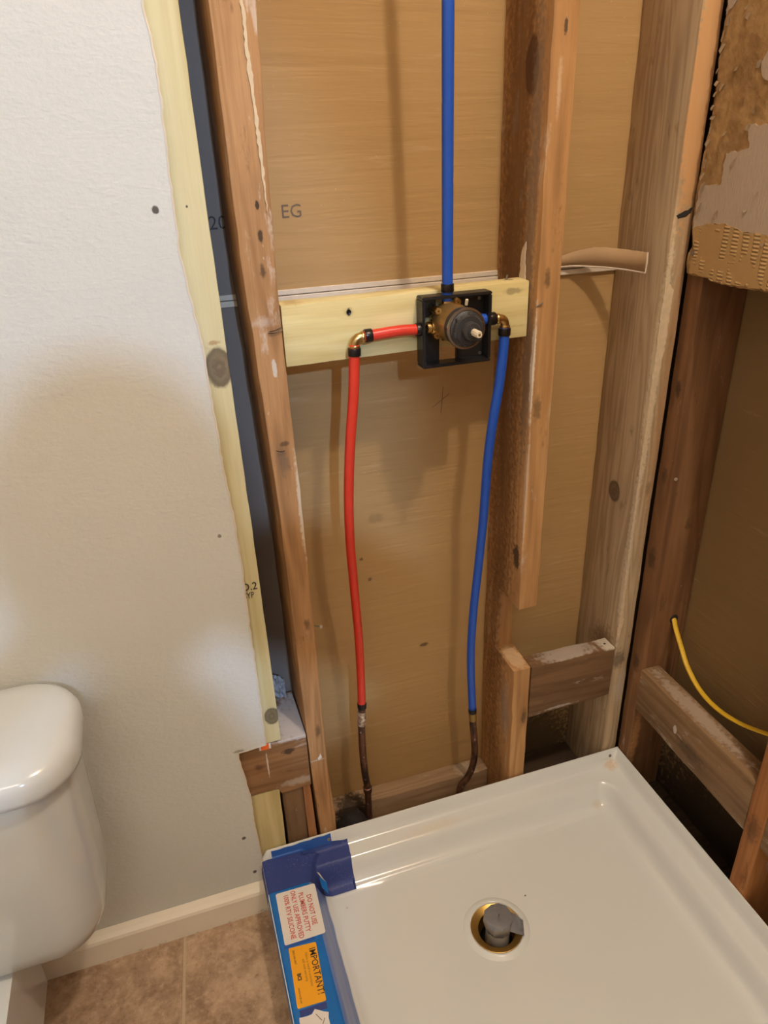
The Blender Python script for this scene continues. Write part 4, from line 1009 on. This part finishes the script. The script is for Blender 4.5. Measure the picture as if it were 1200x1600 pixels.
def egg(cx, y_back, y_front, hw, z, n=44):
    out = []
    cy = y_back - (y_back - y_front)*.42
    for k in range(n):
        a = 2*math.pi*k/n; c_, s_ = math.cos(a), math.sin(a)
        ly = (y_back - cy) if s_ > 0 else (cy - y_front)
        pw = .82 if s_ > 0 else 1.0
        out.append(Vector((cx + hw*math.copysign(abs(c_)**pw, c_), cy + ly*s_, z)))
    return out
part('bowl', loft([egg(TX, -.24, -.58, .105, 0), egg(TX, -.24, -.58, .105, .02), egg(TX, -.25, -.57, .088, .05), egg(TX, -.26, -.60, .085, .13), egg(TX, -.29, -.68, .115, .20), egg(TX, -.315, -.74, .155, .235),
      egg(TX, -.32, -.77, .180, .255), egg(TX, -.325, -.78, .186, .266), egg(TX, -.33, -.775, .180, .271), egg(TX, -.36, -.74, .135, .268), egg(TX, -.38, -.70, .11, .22), egg(TX, -.42, -.63, .05, .14)]), M['porcelain'], toilet, True, 60)
part('rear_deck', loft([rring(TX, -.22, .064, .16, .03, .08), rring(TX, -.22, .066, .16, .03, .22), rring(TX, -.22, .069, .165, .03, .266), rring(TX, -.22, .069, .165, .03, .2705)]), M['porcelain'], toilet, True, 60)
part('seat', loft([egg(TX, -.335, -.795, .190, .2715), egg(TX, -.332, -.80, .194, .281), egg(TX, -.335, -.795, .190, .288)]), M['porcelain'], toilet, True, 60)
part('seat_lid', loft([egg(TX, -.335, -.792, .188, .289), egg(TX, -.332, -.796, .191, .299), egg(TX, -.345, -.78, .178, .306)]), M['porcelain'], toilet, True, 60)

# ------------------------------------------------------------------ lamps and added fill panel outside the frame
def can_lamp(name, x, y, label):
    e = empty(name, (x, y, H), label, 'lamp')
    part('rose', lathe([(.001, 0), (.070, 0), (.074, -.006), (.070, -.014), (.02, -.018), (.001, -.018)], (x, y, H), (0, 0, 1), 40), M['lamp_body'], e)
    part('socket', lathe([(.001, -.018), (.019, -.018), (.021, -.05), (.016, -.085), (.001, -.085)], (x, y, H), (0, 0, 1), 24), M['lamp_body'], e)
can_lamp('ceiling_lamp', WARM_POS[0], WARM_POS[1], 'bare ceiling lamp above the shower, outside the frame')
e = empty('work_light', (COOL_POS[0], COOL_POS[1] - .08, 0), 'tall work light on a stand behind the photographer, outside the frame', 'lamp')
part('stand_pole', tube([(COOL_POS[0], COOL_POS[1] - .14, 0.05), (COOL_POS[0], COOL_POS[1] - .14, 2.22)], .014, 12, 2), M['steel'], e)
for k in range(3):
    a_ = k*2.094 + .5
    part('stand_leg', tube([(COOL_POS[0], COOL_POS[1] - .14, .30), (COOL_POS[0] + .28*math.cos(a_), COOL_POS[1] - .14 + .20*math.sin(a_), .008)], .008, 10, 2), M['steel'], e)
dd = (Vector((-0.90, 0.0, 0.85)) - Vector(COOL_POS)).normalized()
part('lamp_head', lathe([(.001, -.13), (.035, -.125), (.07, -.09), (.088, -.075), (.090, -.070), (.084, -.072), (.03, -.11), (.001, -.115)], COOL_POS, dd, 32), M['black_plastic'], e)

e = empty('fill_fixture', (-0.75, -2.3, 2.72), 'wide flat ceiling panel added for warm fill light, outside the frame', 'lamp')  # unseen fixture added to go with the fill light
part('fill_frame', bevel_box(-1.32, -0.18, -2.67, -1.93, 2.72, 2.76, .004), M['lamp_body'], e)

# ------------------------------------------------------------------ the photographer, whose shadow falls on the drywall
joints = [((-0.15, -1.42, 0.92), .135, -1), ((-0.15, -1.42, 1.08), .125, 0), ((-0.17, -1.41, 1.16), .135, 1), ((-0.165, -1.40, 1.29), .085, 2), ((-0.155, -1.385, 1.38), .062, 3),
          ((-0.32, -1.40, 1.22), .062, 2), ((-0.46, -1.35, 1.06), .045, 5), ((-0.38, -1.12, 1.16), .038, 6), ((-0.24, -1.03, 1.26), .028, 7),
          ((0.03, -1.40, 1.120), .070, 2), ((0.19, -1.28, 1.20), .072, 9), ((0.04, -1.12, 1.262), .088, 10), ((-0.09, -1.05, 1.275), .082, 11),
          ((-0.23, -1.42, 0.86), .095, 0), ((-0.26, -1.40, 0.46), .062, 13), ((-0.27, -1.43, 0.09), .042, 14), ((-0.28, -1.33, 0.035), .035, 15),
          ((-0.07, -1.42, 0.86), .095, 0), ((-0.04, -1.38, 0.46), .062, 17), ((-0.03, -1.43, 0.09), .042, 18), ((-0.02, -1.33, 0.035), .035, 19)]
LP, KP = Vector(COOL_POS), 0.80
def back(p): return tuple(LP + (Vector(p) - LP)*KP)
joints = [((back(j[0]) if i < 13 else j[0]), (j[1]*(KP if i < 13 else 1)), j[2]) for i, j in enumerate(joints)]
legs = [((-0.20, -1.74, 0.98), .100, 0), ((-0.21, -1.72, 0.52), .065, 13), ((-0.21, -1.76, 0.09), .042, 14), ((-0.22, -1.66, 0.035), .035, 15),
        ((-0.04, -1.74, 0.98), .100, 0), ((-0.03, -1.72, 0.52), .065, 17), ((-0.02, -1.76, 0.09), .042, 18), ((-0.01, -1.66, 0.035), .035, 19)]
joints = joints[:13] + legs
def skin_figure(name, joints, mat, parent, sub=2):
    me = bpy.data.meshes.new(name)
    me.from_pydata([j[0] for j in joints], [(j[2], i) for i, j in enumerate(joints) if j[2] >= 0], [])
    o = bpy.data.objects.new(name, me); COL.objects.link(o)
    sk = o.modifiers.new('skin', 'SKIN')
    for i, j in enumerate(joints):
        o.data.skin_vertices[0].data[i].radius = (j[1], j[1]*(.75 if j[1] > .1 else 1))
        o.data.skin_vertices[0].data[i].use_root = (i == 0)
    ss = o.modifiers.new('sub', 'SUBSURF'); ss.levels = sub; ss.render_levels = sub
    bpy.context.view_layer.update()
    m2 = bpy.data.meshes.new_from_object(o.evaluated_get(bpy.context.evaluated_depsgraph_get()))
    bpy.data.objects.remove(o)
    return link(name, m2, parent, mat, smooth=True)
person = empty('person', (-0.12, -1.74, 0), 'person in a grey jumper holding up a phone, standing behind the camera', 'person')
skin_figure('body', joints, M['jumper'], person)
bm = bmesh.new(); bmesh.ops.create_uvsphere(bm, u_segments=28, v_segments=20, radius=1)
for v in bm.verts:
    p_ = v.co.copy(); jaw = 1 - .18*max(0, -p_.z)
    nose = .018*math.exp(-((p_.x/.16)**2 + ((p_.z+.12)/.18)**2)) if p_.y > 0 else 0
    eye = -.010*math.exp(-(((abs(p_.x)-.38)/.18)**2 + ((p_.z-.08)/.12)**2)) if p_.y > 0 else 0
    v.co = Vector((-0.140 + p_.x*.076*jaw, -1.375 + p_.y*.094*jaw + nose + eye, 1.475 + p_.z*.118))
    v.co = Vector(back(v.co))
link('head', bm_mesh(bm), person, M['skin'], smooth=True)
bm = bmesh.new(); bmesh.ops.create_uvsphere(bm, u_segments=28, v_segments=20, radius=1)
bmesh.ops.delete(bm, geom=[v for v in bm.verts if v.co.z < -.25 and v.co.y > -.1 or (v.co.y > .45 and v.co.z < .5) or v.co.z < -.6], context='VERTS')
for v in bm.verts: v.co = Vector(back((-0.140 + v.co.x*.102, -1.385 + v.co.y*.110, 1.500 + v.co.z*.135)))
link('hair', bm_mesh(bm), person, M['hair'], smooth=True)
for s, hx, hz in ((-1, -.190, 1.455), (1, -.075, 1.490)):
    y0 = -1.435
    hand = skin_figure('hand', [((hx, y0, hz), .022, -1), ((hx + .010*-s, y0 + .025, hz + .025), .026, 0), ((hx + .018*-s, y0 + .030, hz + .05), .020, 1)], M['skin'], person, 1)
    for k in range(4):
        zz = hz + .005 + k*.017
        link('finger', tube([(hx, y0 + .018, zz), (hx + .012*-s, y0 + .040, zz + .003), (hx + .024*-s, y0 + .0435, zz + .004), (hx + .032*-s, y0 + .039, zz + .004)], lambda u: .0085 - .002*u, 10, 4), hand, M['skin'], smooth=True)
    link('thumb', tube([(hx, y0 + .010, hz + .03), (hx + .015*-s, y0 + .020, hz + .05), (hx + .03*-s, y0 + .024, hz + .062)], lambda u: .010 - .002*u, 10, 4), hand, M['skin'], smooth=True)
link('phone', bevel_box(-0.1740, -0.0960, -1.4085, -1.3995, 1.440, 1.595, .003), None, M['phone'], 'dark phone held upright in both hands of the person, outside the frame', 'phone')
